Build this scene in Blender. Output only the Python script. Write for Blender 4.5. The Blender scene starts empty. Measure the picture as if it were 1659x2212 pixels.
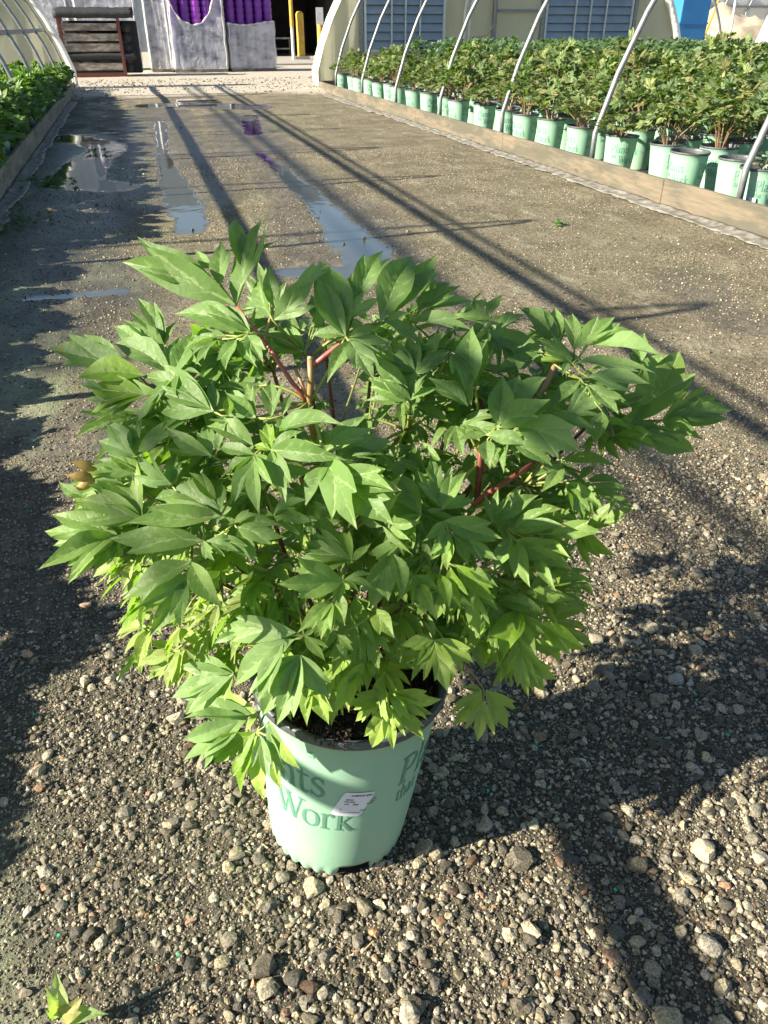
import bpy, math, random
import numpy as np
from math import sin, cos, pi, radians, atan, tan, sqrt, degrees
from mathutils import Vector
from mathutils.geometry import delaunay_2d_cdt

random.seed(7); RNG = np.random.default_rng(7)
SC = bpy.context.scene
COL = SC.collection

# ---------------------------------------------------------------- camera, sky, sun, exposure
H_CAM = 1.42
PITCH = atan((2016 - 100) / 3030.0); YAW = radians(16.06)
cam_d = bpy.data.cameras.new('camera'); cam = bpy.data.objects.new('camera', cam_d); COL.objects.link(cam)
cam.location = (0, 0, H_CAM); cam.rotation_euler = (pi / 2 - PITCH, 0, -YAW)
cam_d.sensor_fit = 'VERTICAL'; cam_d.sensor_height = 24.0; cam_d.lens = 24.0 * 3030 / 4032
cam_d.clip_start = 0.02; cam_d.clip_end = 600
SC.camera = cam
SUN_EL = radians(28); SUN_AZ = radians(86.5 + 180)        # compass azimuth (clockwise from +Y) of the sun itself
w = bpy.data.worlds.new('World'); SC.world = w; w.use_nodes = True
nt = w.node_tree; nt.nodes.clear()
sky = nt.nodes.new('ShaderNodeTexSky'); sky.sky_type = 'NISHITA'; sky.sun_disc = False
sky.sun_elevation = SUN_EL; sky.sun_rotation = SUN_AZ; sky.air_density = 1.0; sky.dust_density = 0.6; sky.altitude = 200
bg = nt.nodes.new('ShaderNodeBackground'); bg.inputs[1].default_value = 0.058
wo = nt.nodes.new('ShaderNodeOutputWorld'); nt.links.new(sky.outputs[0], bg.inputs[0]); nt.links.new(bg.outputs[0], wo.inputs[0])
sd = bpy.data.lights.new('sun', 'SUN'); sd.energy = 5.0; sd.angle = radians(0.53); sd.color = (1.0, 0.92, 0.77)
sun = bpy.data.objects.new('sun', sd); COL.objects.link(sun)
sdir = Vector((sin(SUN_AZ) * cos(SUN_EL), cos(SUN_AZ) * cos(SUN_EL), sin(SUN_EL)))
sun.rotation_euler = sdir.to_track_quat('Z', 'Y').to_euler(); sun.location = (-8, -2, 9)
SC.view_settings.view_transform = 'Standard'; SC.view_settings.look = 'None'
SC.view_settings.exposure = 1.66; SC.view_settings.gamma = 1
SC.cycles.max_bounces = 8; SC.cycles.diffuse_bounces = 4; SC.cycles.glossy_bounces = 3
SC.cycles.transmission_bounces = 6; SC.cycles.transparent_max_bounces = 12

# ---------------------------------------------------------------- survey of the photograph (1659-wide pixels -> world)
FW = np.array([sin(YAW) * cos(PITCH), cos(YAW) * cos(PITCH), -sin(PITCH)])
RT = np.array([cos(YAW), -sin(YAW), 0.0]); UP = np.cross(RT, FW); CP = np.array([0, 0, H_CAM]); FD = 3030 / 1.823
def ray(x, y):
    d = FW * FD + RT * (x - 829.5) - UP * (y - 1106); return d / np.linalg.norm(d)
def at(x, y, z=0.0):
    d = ray(x, y); return CP + d * ((z - H_CAM) / d[2])
def at_y(x, y, Y):
    d = ray(x, y); return CP + d * (Y / d[1])
def proj(P):
    d = np.asarray(P) - CP; k = FD / d.dot(FW); return 829.5 + k * d.dot(RT), 1106 - k * d.dot(UP)

# ---------------------------------------------------------------- mesh builder
class MB:
    def __init__(s): s.v = []; s.f = []; s.c = []; s.n = 0; s.m = []
    def add(s, V, F, col=(1, 1, 1, 0), mi=0):
        V = np.asarray(V, float).reshape(-1, 3); s.v.append(V)
        c = np.asarray(col, float)
        if c.ndim == 1: c = np.tile(c if len(c) == 4 else np.append(c, 0), (len(V), 1))
        s.c.append(c); n = s.n
        s.f.extend([tuple(i + n for i in f) for f in F]); s.m.extend([mi] * len(F)); s.n += len(V)
    def box(s, a, b, col=(1, 1, 1, 0), mi=0):
        (x0, y0, z0), (x1, y1, z1) = a, b
        V = [(x0,y0,z0),(x1,y0,z0),(x1,y1,z0),(x0,y1,z0),(x0,y0,z1),(x1,y0,z1),(x1,y1,z1),(x0,y1,z1)]
        s.add(V, [(0,3,2,1),(4,5,6,7),(0,1,5,4),(1,2,6,5),(2,3,7,6),(3,0,4,7)], col, mi)
    def tube(s, pts, r, n=8, col=(1, 1, 1, 0), mi=0, cap=True):
        P = np.asarray(pts, float); k = len(P); R = np.full(k, r) if np.isscalar(r) else np.asarray(r, float)
        T = np.gradient(P, axis=0); T /= np.linalg.norm(T, axis=1)[:, None] + 1e-9
        a = np.array([0, 0, 1.0]) if abs(T[0][2]) < .9 else np.array([1.0, 0, 0])
        u = np.cross(T[0], a); u /= np.linalg.norm(u); V = []
        for i in range(k):
            u = u - T[i] * u.dot(T[i]); u /= np.linalg.norm(u) + 1e-9; vv = np.cross(T[i], u)
            for j in range(n):
                t = 2 * pi * j / n; V.append(P[i] + R[i] * (u * cos(t) + vv * sin(t)))
        F = [(i*n+j, i*n+(j+1)%n, (i+1)*n+(j+1)%n, (i+1)*n+j) for i in range(k-1) for j in range(n)]
        if cap: F += [tuple(range(n-1, -1, -1)), tuple((k-1)*n + j for j in range(n))]
        s.add(V, F, col, mi)
    def lathe(s, prof, n=48, c=(0, 0, 0), col=(1, 1, 1, 0), mi=0, zf=None):
        V = []; k = len(prof)
        for i, (r, z) in enumerate(prof):
            for j in range(n):
                t = 2*pi*j/n; zz = z + (zf(i, t) if zf else 0); V.append((c[0]+r*cos(t), c[1]+r*sin(t), c[2]+zz))
        s.add(V, [(i*n+j, i*n+(j+1)%n, (i+1)*n+(j+1)%n, (i+1)*n+j) for i in range(k-1) for j in range(n)], col, mi)
    def mesh(s, name, mats, smooth=False):
        me = bpy.data.meshes.new(name)
        V = np.concatenate(s.v); me.from_pydata(V.tolist(), [], s.f)
        ca = me.attributes.new('col', 'FLOAT_COLOR', 'POINT'); ca.data.foreach_set('color', np.concatenate(s.c).astype(np.float32).ravel())
        for m in (mats if isinstance(mats, (list, tuple)) else [mats]): me.materials.append(m)
        if any(s.m): me.polygons.foreach_set('material_index', s.m)
        if smooth: me.polygons.foreach_set('use_smooth', [True] * len(s.f))
        me.update(); return me
    def obj(s, name, mats, parent=None, smooth=False, loc=None):
        o = bpy.data.objects.new(name, s.mesh(name, mats, smooth)); COL.objects.link(o)
        if parent: o.parent = parent
        if loc is not None: o.location = loc
        return o
def thing(name, label, cat, loc=(0, 0, 0), rotz=0, group=None):
    o = bpy.data.objects.new(name, None); COL.objects.link(o); o.location = loc; o.rotation_euler = (0, 0, rotz)
    o.empty_display_size = .1; tag(o, label, cat, group); return o
def tag(o, label, cat, group=None):
    o['label'] = label; o['category'] = cat
    if group: o['group'] = group
    return o
def structure(o, kind='structure'): o['kind'] = kind; return o
def bevel(o, wd, seg=2):
    m = o.modifiers.new('bevel', 'BEVEL'); m.width = wd; m.segments = seg; m.limit_method = 'ANGLE'; return o

# ---------------------------------------------------------------- materials
class NT:
    def __init__(s, name):
        s.m = bpy.data.materials.new(name); s.m.use_nodes = True; s.t = s.m.node_tree; s.t.nodes.clear()
        s.out = s.n('ShaderNodeOutputMaterial')
    def n(s, t, **k):
        x = s.t.nodes.new(t)
        for a, b in k.items():
            if a.startswith('i_'):
                key = a[2:]; key = int(key) if key.isdigit() else key.replace('_', ' ')
                x.inputs[key].default_value = b
            else: setattr(x, a, b)
        return x
    def l(s, a, b): s.t.links.new(a, b)
    def attr(s, name='col'): return s.n('ShaderNodeAttribute', attribute_name=name)
    def noise(s, scale, detail=4, rough=.55, vec=None, out=0):
        x = s.n('ShaderNodeTexNoise'); x.inputs['Scale'].default_value = scale; x.inputs['Detail'].default_value = detail; x.inputs['Roughness'].default_value = rough
        if vec is not None: s.l(vec, x.inputs['Vector'])
        return x.outputs[out]
    def ramp(s, fac, stops):
        r = s.n('ShaderNodeValToRGB'); e = r.color_ramp.elements
        while len(e) < len(stops): e.new(.5)
        for i, (p, c) in enumerate(stops): e[i].position = p; e[i].color = (*c, 1) if len(c) == 3 else c
        s.l(fac, r.inputs[0]); return r.outputs[0]
    def mix(s, fac, a, b, mode='MIX'):
        x = s.n('ShaderNodeMix', data_type='RGBA', blend_type=mode)
        for v, i in ((fac, 0), (a, 6), (b, 7)):
            if isinstance(v, (int, float)): x.inputs[i].default_value = v
            elif isinstance(v, tuple): x.inputs[i].default_value = (*v, 1) if len(v) == 3 else v
            else: s.l(v, x.inputs[i])
        return x.outputs[2]
    def math(s, op, a, b=None, c=None, clamp=False):
        x = s.n('ShaderNodeMath', operation=op, use_clamp=clamp)
        for i, v in enumerate((a, b, c)):
            if v is None: continue
            if isinstance(v, (int, float)): x.inputs[i].default_value = v
            else: s.l(v, x.inputs[i])
        return x.outputs[0]
    def bump(s, h, strength=.5, dist=.01, nrm=None):
        b = s.n('ShaderNodeBump'); b.inputs['Strength'].default_value = strength; b.inputs['Distance'].default_value = dist
        s.l(h, b.inputs['Height'])
        if nrm is not None: s.l(nrm, b.inputs['Normal'])
        return b.outputs[0]
    def pbr(s, base, rough=.6, metal=0, nrm=None, spec=.5):
        p = s.n('ShaderNodeBsdfPrincipled')
        for v, k in ((base, 'Base Color'), (rough, 'Roughness'), (metal, 'Metallic'), (spec, 'Specular IOR Level')):
            if isinstance(v, (int, float)): p.inputs[k].default_value = v
            elif isinstance(v, tuple): p.inputs[k].default_value = (*v, 1)
            else: s.l(v, p.inputs[k])
        if nrm is not None: s.l(nrm, p.inputs['Normal'])
        return p
    def done(s, sh): s.l(sh if not hasattr(sh, 'outputs') else sh.outputs[0], s.out.inputs[0]); return s.m
    def pos(s):
        return s.n('ShaderNodeTexCoord').outputs['Object']
    def stretch(s, sc):
        mp = s.n('ShaderNodeMapping'); mp.inputs['Scale'].default_value = sc; s.l(s.pos(), mp.inputs['Vector']); return mp.outputs[0]

def simple(name, c1, c2=None, scale=8, rough=.6, metal=0, bump=.0, bscale=40, spec=.5, stretch=None):
    k = NT(name); v = k.stretch(stretch) if stretch else k.pos()
    base = k.mix(k.ramp(k.noise(scale, 5, .6, v), [(.35, (0, 0, 0)), (.68, (1, 1, 1))]), c1, c2 or tuple(x * .8 for x in c1))
    nr = k.bump(k.noise(bscale, 4, .6, v), bump, .01) if bump else None
    return k.done(k.pbr(base, rough, metal, nr, spec))

def leaf_mat(name, trans=.42, rough=.42):
    k = NT(name); a = k.attr()
    n1 = k.noise(35, 3, .6, k.pos())
    base = k.mix(k.math('MULTIPLY', n1, .45), a.outputs['Color'], k.mix(1.0, a.outputs['Color'], (.55, .62, .6), 'MULTIPLY'))
    spots = k.ramp(k.noise(17, 2, .5, k.pos()), [(.735, (0, 0, 0)), (.76, (1, 1, 1))])
    base = k.mix(k.math('MULTIPLY', spots, .5), base, (.20, .13, .04))
    vein = k.math('MULTIPLY', a.outputs['Alpha'], .68)
    top = k.mix(vein, base, (.36, .46, .20))
    geo = k.n('ShaderNodeNewGeometry')
    pale = k.mix(.5, top, (.16, .24, .12))
    top = k.mix(geo.outputs['Backfacing'], top, pale)
    wv = k.noise(120, 2, .5, k.pos())
    bp = k.bump(k.math('ADD', k.math('MULTIPLY', a.outputs['Alpha'], -1.2), wv), .35, .002)
    p = k.pbr(top, k.math('ADD', k.math('MULTIPLY', geo.outputs['Backfacing'], .25), rough), 0, bp, .34)
    t = k.n('ShaderNodeBsdfTranslucent')
    k.l(k.mix(1.0, k.mix(.3, base, (.3, .5, .03)), (1.35, 1.6, .5), 'MULTIPLY'), t.inputs[0])
    m = k.n('ShaderNodeMixShader'); m.inputs[0].default_value = trans
    k.l(p.outputs[0], m.inputs[1]); k.l(t.outputs[0], m.inputs[2]); return k.done(m)
M = {}
M['leaf'] = leaf_mat('peony_leaf', .42, .5)
M['far_leaf'] = leaf_mat('bed_leaf', .28, .5)
def stem_mat():
    k = NT('stem'); a = k.attr(); n = k.noise(60, 3, .6, k.stretch((1, 1, .3)))
    return k.done(k.pbr(k.mix(k.math('MULTIPLY', n, .6), a.outputs['Color'], k.mix(1.0, a.outputs['Color'], (.6, .5, .4), 'MULTIPLY')), .45, 0, k.bump(n, .3, .003)))
M['stem'] = stem_mat()
def pot_mat():
    k = NT('green_pot_plastic'); v = k.pos()
    base = k.mix(k.noise(5, 4, .6, v), (.26, .455, .31), (.30, .50, .35))
    d = k.ramp(k.noise(70, 4, .7, v), [(.66, (0, 0, 0)), (.72, (1, 1, 1))])
    sz = k.n('ShaderNodeSeparateXYZ'); k.l(v, sz.inputs[0])
    low = k.math('SUBTRACT', 1.0, k.math('MULTIPLY', sz.outputs[2], 7.0), clamp=True)
    base = k.mix(k.math('MULTIPLY', d, k.math('ADD', k.math('MULTIPLY', low, .7), .12)), base, (.12, .16, .08))
    dust = k.ramp(k.noise(14, 6, .7, v), [(.45, (0, 0, 0)), (.75, (1, 1, 1))])
    base = k.mix(k.math('MULTIPLY', dust, k.math('ADD', k.math('MULTIPLY', low, .6), .12)), base, (.42, .42, .30))
    return k.done(k.pbr(base, .5, 0, k.bump(k.noise(160, 3, .6, v), .06, .002), .4))
M['pot'] = pot_mat()
M['pot_in'] = simple('black_pot_rim', (.045, .05, .055), (.10, .105, .11), 40, .45, 0, .2, 90)
M['ink'] = simple('green_ink', (.085, .225, .145), (.13, .30, .2), 60, .5)
M['ink_soft'] = simple('green_ink_shade', (.11, .30, .2), (.15, .38, .26), 60, .5)
M['sticker'] = simple('white_sticker', (.72, .72, .76), (.66, .66, .70), 30, .4)
M['print'] = simple('dark_print', (.06, .06, .07), (.12, .12, .13), 200, .5)
M['soil'] = simple('potting_soil', (.012, .008, .006), (.05, .028, .014), 60, .9, 0, 1.0, 120)
k = NT('bark_chip'); M['chip'] = k.done(k.pbr(k.attr().outputs['Color'], .85))
def wood_mat(name, c1, c2, c3, ax=(1, .06, 1)):
    k = NT(name); v = k.stretch(ax)
    g = k.noise(38, 6, .7, v); b = k.mix(k.ramp(g, [(.3, (0, 0, 0)), (.7, (1, 1, 1))]), c1, c2)
    st = k.ramp(k.noise(2.3, 7, .72, k.stretch((1, .5, 2.5))), [(.42, (0, 0, 0)), (.56, (1, 1, 1))]); b = k.mix(k.math('MULTIPLY', st, .75), b, c3)
    kn = k.ramp(k.noise(7, 2, .4, k.stretch((1, .5, 1))), [(.72, (0, 0, 0)), (.77, (1, 1, 1))]); b = k.mix(k.math('MULTIPLY', kn, .8), b, (.09, .05, .025))
    return k.done(k.pbr(b, .8, 0, k.bump(g, .5, .004)))
M['board'] = wood_mat('weathered_board', (.195, .152, .102), (.115, .095, .065), (.065, .065, .045))
M['board_l'] = wood_mat('grey_board', (.33, .29, .22), (.2, .18, .13), (.11, .11, .08))
M['steel'] = simple('galvanised_steel', (.30, .31, .32), (.20, .205, .21), 18, .5, .6, .1, 60)
M['steel_white'] = simple('pale_steel', (.62, .64, .66), (.5, .52, .55), 10, .5, .3)
def film_mat(name, c, trans=.4, rough=.3, bumps=.25, sc=3):
    k = NT(name); v = k.pos(); n = k.noise(sc, 4, .55, v)
    st = k.ramp(k.noise(1.2, 5, .6, k.stretch((1, 1, .15))), [(.4, (0, 0, 0)), (.75, (1, 1, 1))])
    b = k.mix(k.math('MULTIPLY', st, .35), c, tuple(x * .62 for x in c)); bp = k.bump(n, bumps, .05)
    p = k.pbr(b, rough, 0, bp); t = k.n('ShaderNodeBsdfTranslucent'); k.l(b, t.inputs[0]); k.l(bp, t.inputs['Normal'])
    m = k.n('ShaderNodeMixShader'); m.inputs[0].default_value = trans; k.l(p.outputs[0], m.inputs[1]); k.l(t.outputs[0], m.inputs[2]); return k.done(m)
M['film'] = film_mat('cream_poly_film', (.66, .64, .50), .45)
M['film_white'] = film_mat('white_poly_film', (.84, .84, .80), .4, .35, .8, 9)
def wrap_mat():
    k = NT('stretch_wrap'); v = k.pos()
    n = k.noise(2.2, 3, .5, k.stretch((1, 1, 1.8))); f = k.ramp(n, [(.3, (.0, .0, .0)), (.75, (1, 1, 1))])
    bp = k.bump(k.noise(11, 5, .65, k.stretch((1, .9, .8))), 1.0, .05); p = k.pbr(k.mix(f, (.70, .72, .79), (.93, .93, .96)), .2, 0, bp, .8)
    tr = k.n('ShaderNodeBsdfTransparent'); m = k.n('ShaderNodeMixShader')
    k.l(k.math('MULTIPLY_ADD', f, .42, .24), m.inputs[0]); k.l(tr.outputs[0], m.inputs[1]); k.l(p.outputs[0], m.inputs[2]); return k.done(m)
M['wrap'] = wrap_mat()
M['louver'] = simple('grey_louver', (.30, .34, .38), (.24, .28, .32), 3, .4, .4)
M['louver_dark'] = simple('louver_gap', (.05, .06, .07), None, 3, .6)
M['red_steel'] = simple('red_brown_steel', (.16, .045, .035), (.10, .04, .035), 9, .65, .1, .3, 30)
M['fabric'] = simple('black_ground_fabric', (.012, .014, .016), (.035, .038, .042), 30, .75, 0, .5, 90)
M['oldwood'] = wood_mat('grey_pallet_wood', (.50, .45, .39), (.22, .19, .16), (.09, .075, .065), (.12, 1, 1))
M['lilac_pot'] = simple('grey_lilac_pots', (.36, .35, .46), (.22, .21, .32), 6, .4)
M['purple_pot'] = simple('purple_pots', (.17, .028, .36), (.10, .018, .22), 5, .35)
M['magenta_pot'] = simple('bright_purple_pots', (.45, .09, .62), (.33, .06, .5), 5, .35)
M['dark_pot'] = simple('black_pots', (.02, .02, .028), (.035, .035, .045), 5, .45)
M['yellow'] = simple('yellow_paint', (.62, .40, .03), (.45, .22, .03), 5, .55, 0, .2, 20)
M['blue'] = simple('blue_wrap', (.022, .16, .42), (.03, .19, .48), 1.6, .5, 0, .5, 4)
M['concrete'] = simple('concrete', (.34, .31, .26), (.25, .23, .2), 3, .85, 0, .4, 60)
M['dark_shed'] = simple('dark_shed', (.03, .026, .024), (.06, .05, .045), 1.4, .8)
M['sand'] = simple('sand_heap', (.52, .42, .30), (.38, .30, .21), 1.4, .9, 0, 1.0, 5)
M['skirt'] = simple('grey_skirt_film', (.25, .24, .215), (.08, .07, .045), 11, .6, 0, .8, 14)
M['white_paint'] = simple('white_paint', (.7, .7, .68), (.55, .55, .52), 6, .5)

# ---------------------------------------------------------------- numpy value noise
def vnoise(x, y, seed=0):
    def h(i, j):
        n = (i.astype(np.int64) * 374761393 + j.astype(np.int64) * 668265263 + seed * 1442695041) & 0xffffffff
        n = ((n ^ (n >> 13)) * 1274126177) & 0xffffffff; return ((n ^ (n >> 16)) & 0xffff) / 65535.0
    i = np.floor(x); j = np.floor(y); fx = x - i; fy = y - j; fx = fx*fx*(3-2*fx); fy = fy*fy*(3-2*fy)
    return (h(i,j)*(1-fx)+h(i+1,j)*fx)*(1-fy) + (h(i,j+1)*(1-fx)+h(i+1,j+1)*fx)*fy
def fbm(x, y, seed=0, o=4):
    s = 0; a = .5; t = 0
    for q in range(o): s = s + a*vnoise(x, y, seed+q*17); t += a; x = x*2.03+5.1; y = y*2.03+1.7; a *= .55
    return s / t
def seg_d(X, Y, a, b):
    ax, ay = a; bx, by = b; dx, dy = bx-ax, by-ay; t = np.clip(((X-ax)*dx+(Y-ay)*dy)/(dx*dx+dy*dy+1e-9), 0, 1)
    return np.hypot(X-ax-t*dx, Y-ay-t*dy)
def smooth(a, b, x): t = np.clip((x-a)/(b-a), 0, 1); return t*t*(3-2*t)

# puddles as chains of (photo x, y, half width in m)
PUD = [[(560,330,.06),(600,360,.09),(650,405,.14),(700,450,.17),(745,500,.19),(790,545,.24),(800,590,.22)],
       [(630,588,.12),(700,585,.14),(790,590,.2)],
       [(345,262,.12),(350,300,.13),(356,345,.10),(372,385,.14),(388,425,.17),(405,465,.19),(415,498,.14)],
       [(150,296,.30),(235,318,.45),(190,350,.22),(160,395,.42),(235,405,.30)],
       [(70,645,.05),(150,638,.07),(260,628,.06)], [(330,228,.4),(400,225,.7),(540,232,.55)], [(540,250,.25),(548,290,.1)]]
DAMP = [[(500,250,.7),(560,330,.35),(700,450,.45),(800,590,.55)], [(160,300,.6),(130,450,.5),(120,640,.5),(60,760,.3)], [(340,240,.8),(390,430,.35)],
        [(1300,980,.16),(1420,1010,.22),(1400,1100,.25),(1560,1130,.15),(1300,1180,.12)], [(1640,1390,.12),(1600,1440,.1)], [(1480,600,.2),(1600,700,.2)]]
def chain_mask(X, Y, chains, nz, k=1.0):
    m = np.zeros_like(X)
    for ch in chains:
        P = [at(x, y)[:2] for x, y, r in ch]
        for (a, b, r) in zip(P[:-1], P[1:], [(ch[i][2]+ch[i+1][2])/2 for i in range(len(ch)-1)]):
            m = np.maximum(m, smooth(.0, 1.0, (r*k - seg_d(X, Y, a, b)) / (r*.5+.02) + .3 + nz))
    return m

XL, XR = -1.35, 4.55          # inner faces of the two base boards
def ground_z(X, Y):
    z = .018*(fbm(X*1.3, Y*1.3, 3)-.5) + .012*(fbm(X*6, Y*6, 9)-.5) + .006*(fbm(X*25, Y*25, 21, 2)-.5)
    z = z + .09*smooth(20.4, 21.5, Y)*(1-.3*smooth(24, 29, Y))
    return z
def build_ground():
    # one sheet: fine near the camera, coarser outward, reaching the horizon
    xs = np.concatenate([[-300,-120,-50,-25,-16,-12,-9,-7,-5,-3.5,-2.5,-2,-1.7], np.arange(-1.5, 2.8, .016), np.arange(2.8, 5.0, .03), [5.1,5.5,6,7,8,9,10.5,12,14,16,18,22,28,36,60,120,300]])
    ys = np.concatenate([[-60,-20,-8,-3,-1.5,-.6,0], np.arange(.3, 3.0, .016), np.arange(3.0, 8, .03), np.arange(8, 32, .1), [33,35,38,42,50,70,110,200,400]])
    X, Y = np.meshgrid(xs, ys); Z = ground_z(X, Y)
    nz = (fbm(X*4, Y*2, 31)-.5)*1.5 + (fbm(X*16, Y*8, 37)-.5)*.55
    wet = chain_mask(X, Y, PUD, nz); damp = chain_mask(X, Y, DAMP, nz*.5, 1.2)
    Z = Z*(1-wet*.95) - .004*wet
    gravel = smooth(-.9, .3, (1.50 - Y*1.0) + (fbm(X*2, Y*2, 51)-.5)*1.6)*smooth(-.55, .05, X+.25*(Y-.6)+ (fbm(X*3, Y*3, 61)-.5)*.5)
    moss = smooth(.45, .75, fbm(X*1.1, Y*.8, 71)) * (.35 + .65*smooth(.6, -.6, X)) 
    pale = smooth(20.6, 21.2, Y + (fbm(X*1.5, Y*1.5, 81)-.5)*.8)
    wet[Y > 20.5] = 0
    ny, nx = X.shape; idx = np.arange(nx*ny).reshape(ny, nx)
    F = np.stack([idx[:-1,:-1], idx[:-1,1:], idx[1:,1:], idx[1:,:-1]], -1).reshape(-1, 4)
    me = bpy.data.meshes.new('ground'); me.vertices.add(nx*ny); me.vertices.foreach_set('co', np.stack([X, Y, Z], -1).astype(np.float32).ravel())
    me.loops.add(F.size); me.loops.foreach_set('vertex_index', F.astype(np.int32).ravel())
    me.polygons.add(len(F)); me.polygons.foreach_set('loop_start', np.arange(0, F.size, 4, dtype=np.int32)); me.polygons.foreach_set('loop_total', np.full(len(F), 4, np.int32))
    me.update(calc_edges=True); me.polygons.foreach_set('use_smooth', [True]*len(F))
    ca = me.attributes.new('zone', 'FLOAT_COLOR', 'POINT'); ca.data.foreach_set('color', np.stack([wet, moss, gravel, pale], -1).astype(np.float32).ravel())
    da = me.attributes.new('damp', 'FLOAT', 'POINT'); da.data.foreach_set('value', damp.astype(np.float32).ravel())
    k = NT('aisle_ground'); a = k.attr('zone'); d = k.attr('damp').outputs['Fac']; sp = k.n('ShaderNodeSeparateColor'); k.l(a.outputs['Color'], sp.inputs[0])
    wet_, moss_, grav_ = sp.outputs[0], sp.outputs[1], sp.outputs[2]; pale_ = a.outputs['Alpha']; v = k.pos()
    fine = k.noise(55, 6, .75, v); mid = k.noise(9, 5, .6, v)
    silt = k.mix(mid, (.215, .180, .115), (.345, .290, .195))
    silt = k.mix(k.ramp(k.noise(26, 7, .72, v), [(.40, (.75, .75, .75)), (.58, (0, 0, 0))]), silt, (.095, .082, .045))
    silt = k.mix(k.ramp(fine, [(.38, (0, 0, 0)), (.62, (1, 1, 1))]), k.mix(1.0, silt, (.62, .6, .55), 'MULTIPLY'), silt)
    vo = k.n('ShaderNodeTexVoronoi'); vo.inputs['Scale'].default_value = 55; k.l(v, vo.inputs['Vector'])
    vo2 = k.n('ShaderNodeTexVoronoi'); vo2.inputs['Scale'].default_value = 21; k.l(v, vo2.inputs['Vector'])
    peb = k.ramp(vo.outputs['Distance'], [(.16, (1, 1, 1)), (.34, (0, 0, 0))]); sc = k.n('ShaderNodeSeparateColor'); k.l(vo.outputs['Color'], sc.inputs[0])
    pebm = k.math('MULTIPLY', peb, k.ramp(sc.outputs[0], [(.5, (0, 0, 0)), (.6, (1, 1, 1))]))
    silt = k.mix(k.math('MULTIPLY', pebm, .9), silt, k.mix(sc.outputs[1], (.55, .49, .39), (.28, .24, .19)))
    mac = k.noise(1.7, 6, .62, v); silt = k.mix(k.ramp(mac, [(.42, (.6, .6, .6)), (.56, (0, 0, 0))]), silt, k.mix(1.0, silt, (.48, .47, .38), 'MULTIPLY'))
    mac2 = k.noise(3.3, 6, .65, k.stretch((1.6, .7, 1))); silt = k.mix(k.ramp(mac2, [(.55, (0, 0, 0)), (.68, (.55, .55, .55))]), silt, (.34, .32, .22))
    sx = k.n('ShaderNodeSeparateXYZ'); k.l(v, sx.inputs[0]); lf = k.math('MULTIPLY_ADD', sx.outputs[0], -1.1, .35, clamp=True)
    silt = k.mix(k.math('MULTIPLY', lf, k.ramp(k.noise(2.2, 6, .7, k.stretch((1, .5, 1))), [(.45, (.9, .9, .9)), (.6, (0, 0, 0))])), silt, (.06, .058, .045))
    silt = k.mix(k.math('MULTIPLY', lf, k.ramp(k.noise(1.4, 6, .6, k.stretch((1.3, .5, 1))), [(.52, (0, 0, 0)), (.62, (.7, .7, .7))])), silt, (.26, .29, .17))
    silt = k.mix(k.math('MULTIPLY', moss_, k.ramp(k.noise(13, 5, .7, v), [(.4, (.0, .0, .0)), (.65, (.75, .75, .75))])), silt, (.17, .185, .07))
    gr = k.mix(fine, (.022, .019, .012), (.11, .095, .06)); silt = k.mix(k.math('MULTIPLY', grav_, .85), silt, gr)
    silt = k.mix(k.math('MULTIPLY', d, .55), silt, k.mix(1.0, silt, (.42, .42, .45), 'MULTIPLY'))
    pg = k.mix(k.ramp(fine, [(.35, (0, 0, 0)), (.6, (1, 1, 1))]), (.30, .26, .20), (.52, .46, .37)); base = k.mix(pale_, silt, pg)
    wn = k.math('ADD', wet_, k.math('MULTIPLY', k.math('SUBTRACT', fine, .5), .16), clamp=True); wm = k.ramp(wn, [(.30, (0, 0, 0)), (.74, (1, 1, 1))])
    base = k.mix(wm, base, (.055, .058, .05))
    rough = k.math('SUBTRACT', k.math('SUBTRACT', .8, k.math('MULTIPLY', d, .38)), k.math('MULTIPLY', wm, 1.0), clamp=True)
    rough = k.math('MAXIMUM', rough, .035)
    hgt = k.math('ADD', k.math('MULTIPLY', fine, .8), k.math('ADD', k.math('MULTIPLY', peb, .35), k.math('MULTIPLY', k.ramp(vo2.outputs['Distance'], [(.1, (1, 1, 1)), (.4, (0, 0, 0))]), .25)))
    b = k.n('ShaderNodeBump'); b.inputs['Distance'].default_value = .022; k.l(hgt, b.inputs['Height'])
    k.l(k.math('MULTIPLY', k.math('SUBTRACT', 1.0, wm), k.math('SUBTRACT', .9, k.math('MULTIPLY', d, .45))), b.inputs['Strength'])
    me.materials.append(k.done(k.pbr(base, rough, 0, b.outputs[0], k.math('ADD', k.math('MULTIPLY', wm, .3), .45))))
    o = bpy.data.objects.new('ground', me); COL.objects.link(o); structure(o)
build_ground()

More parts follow.
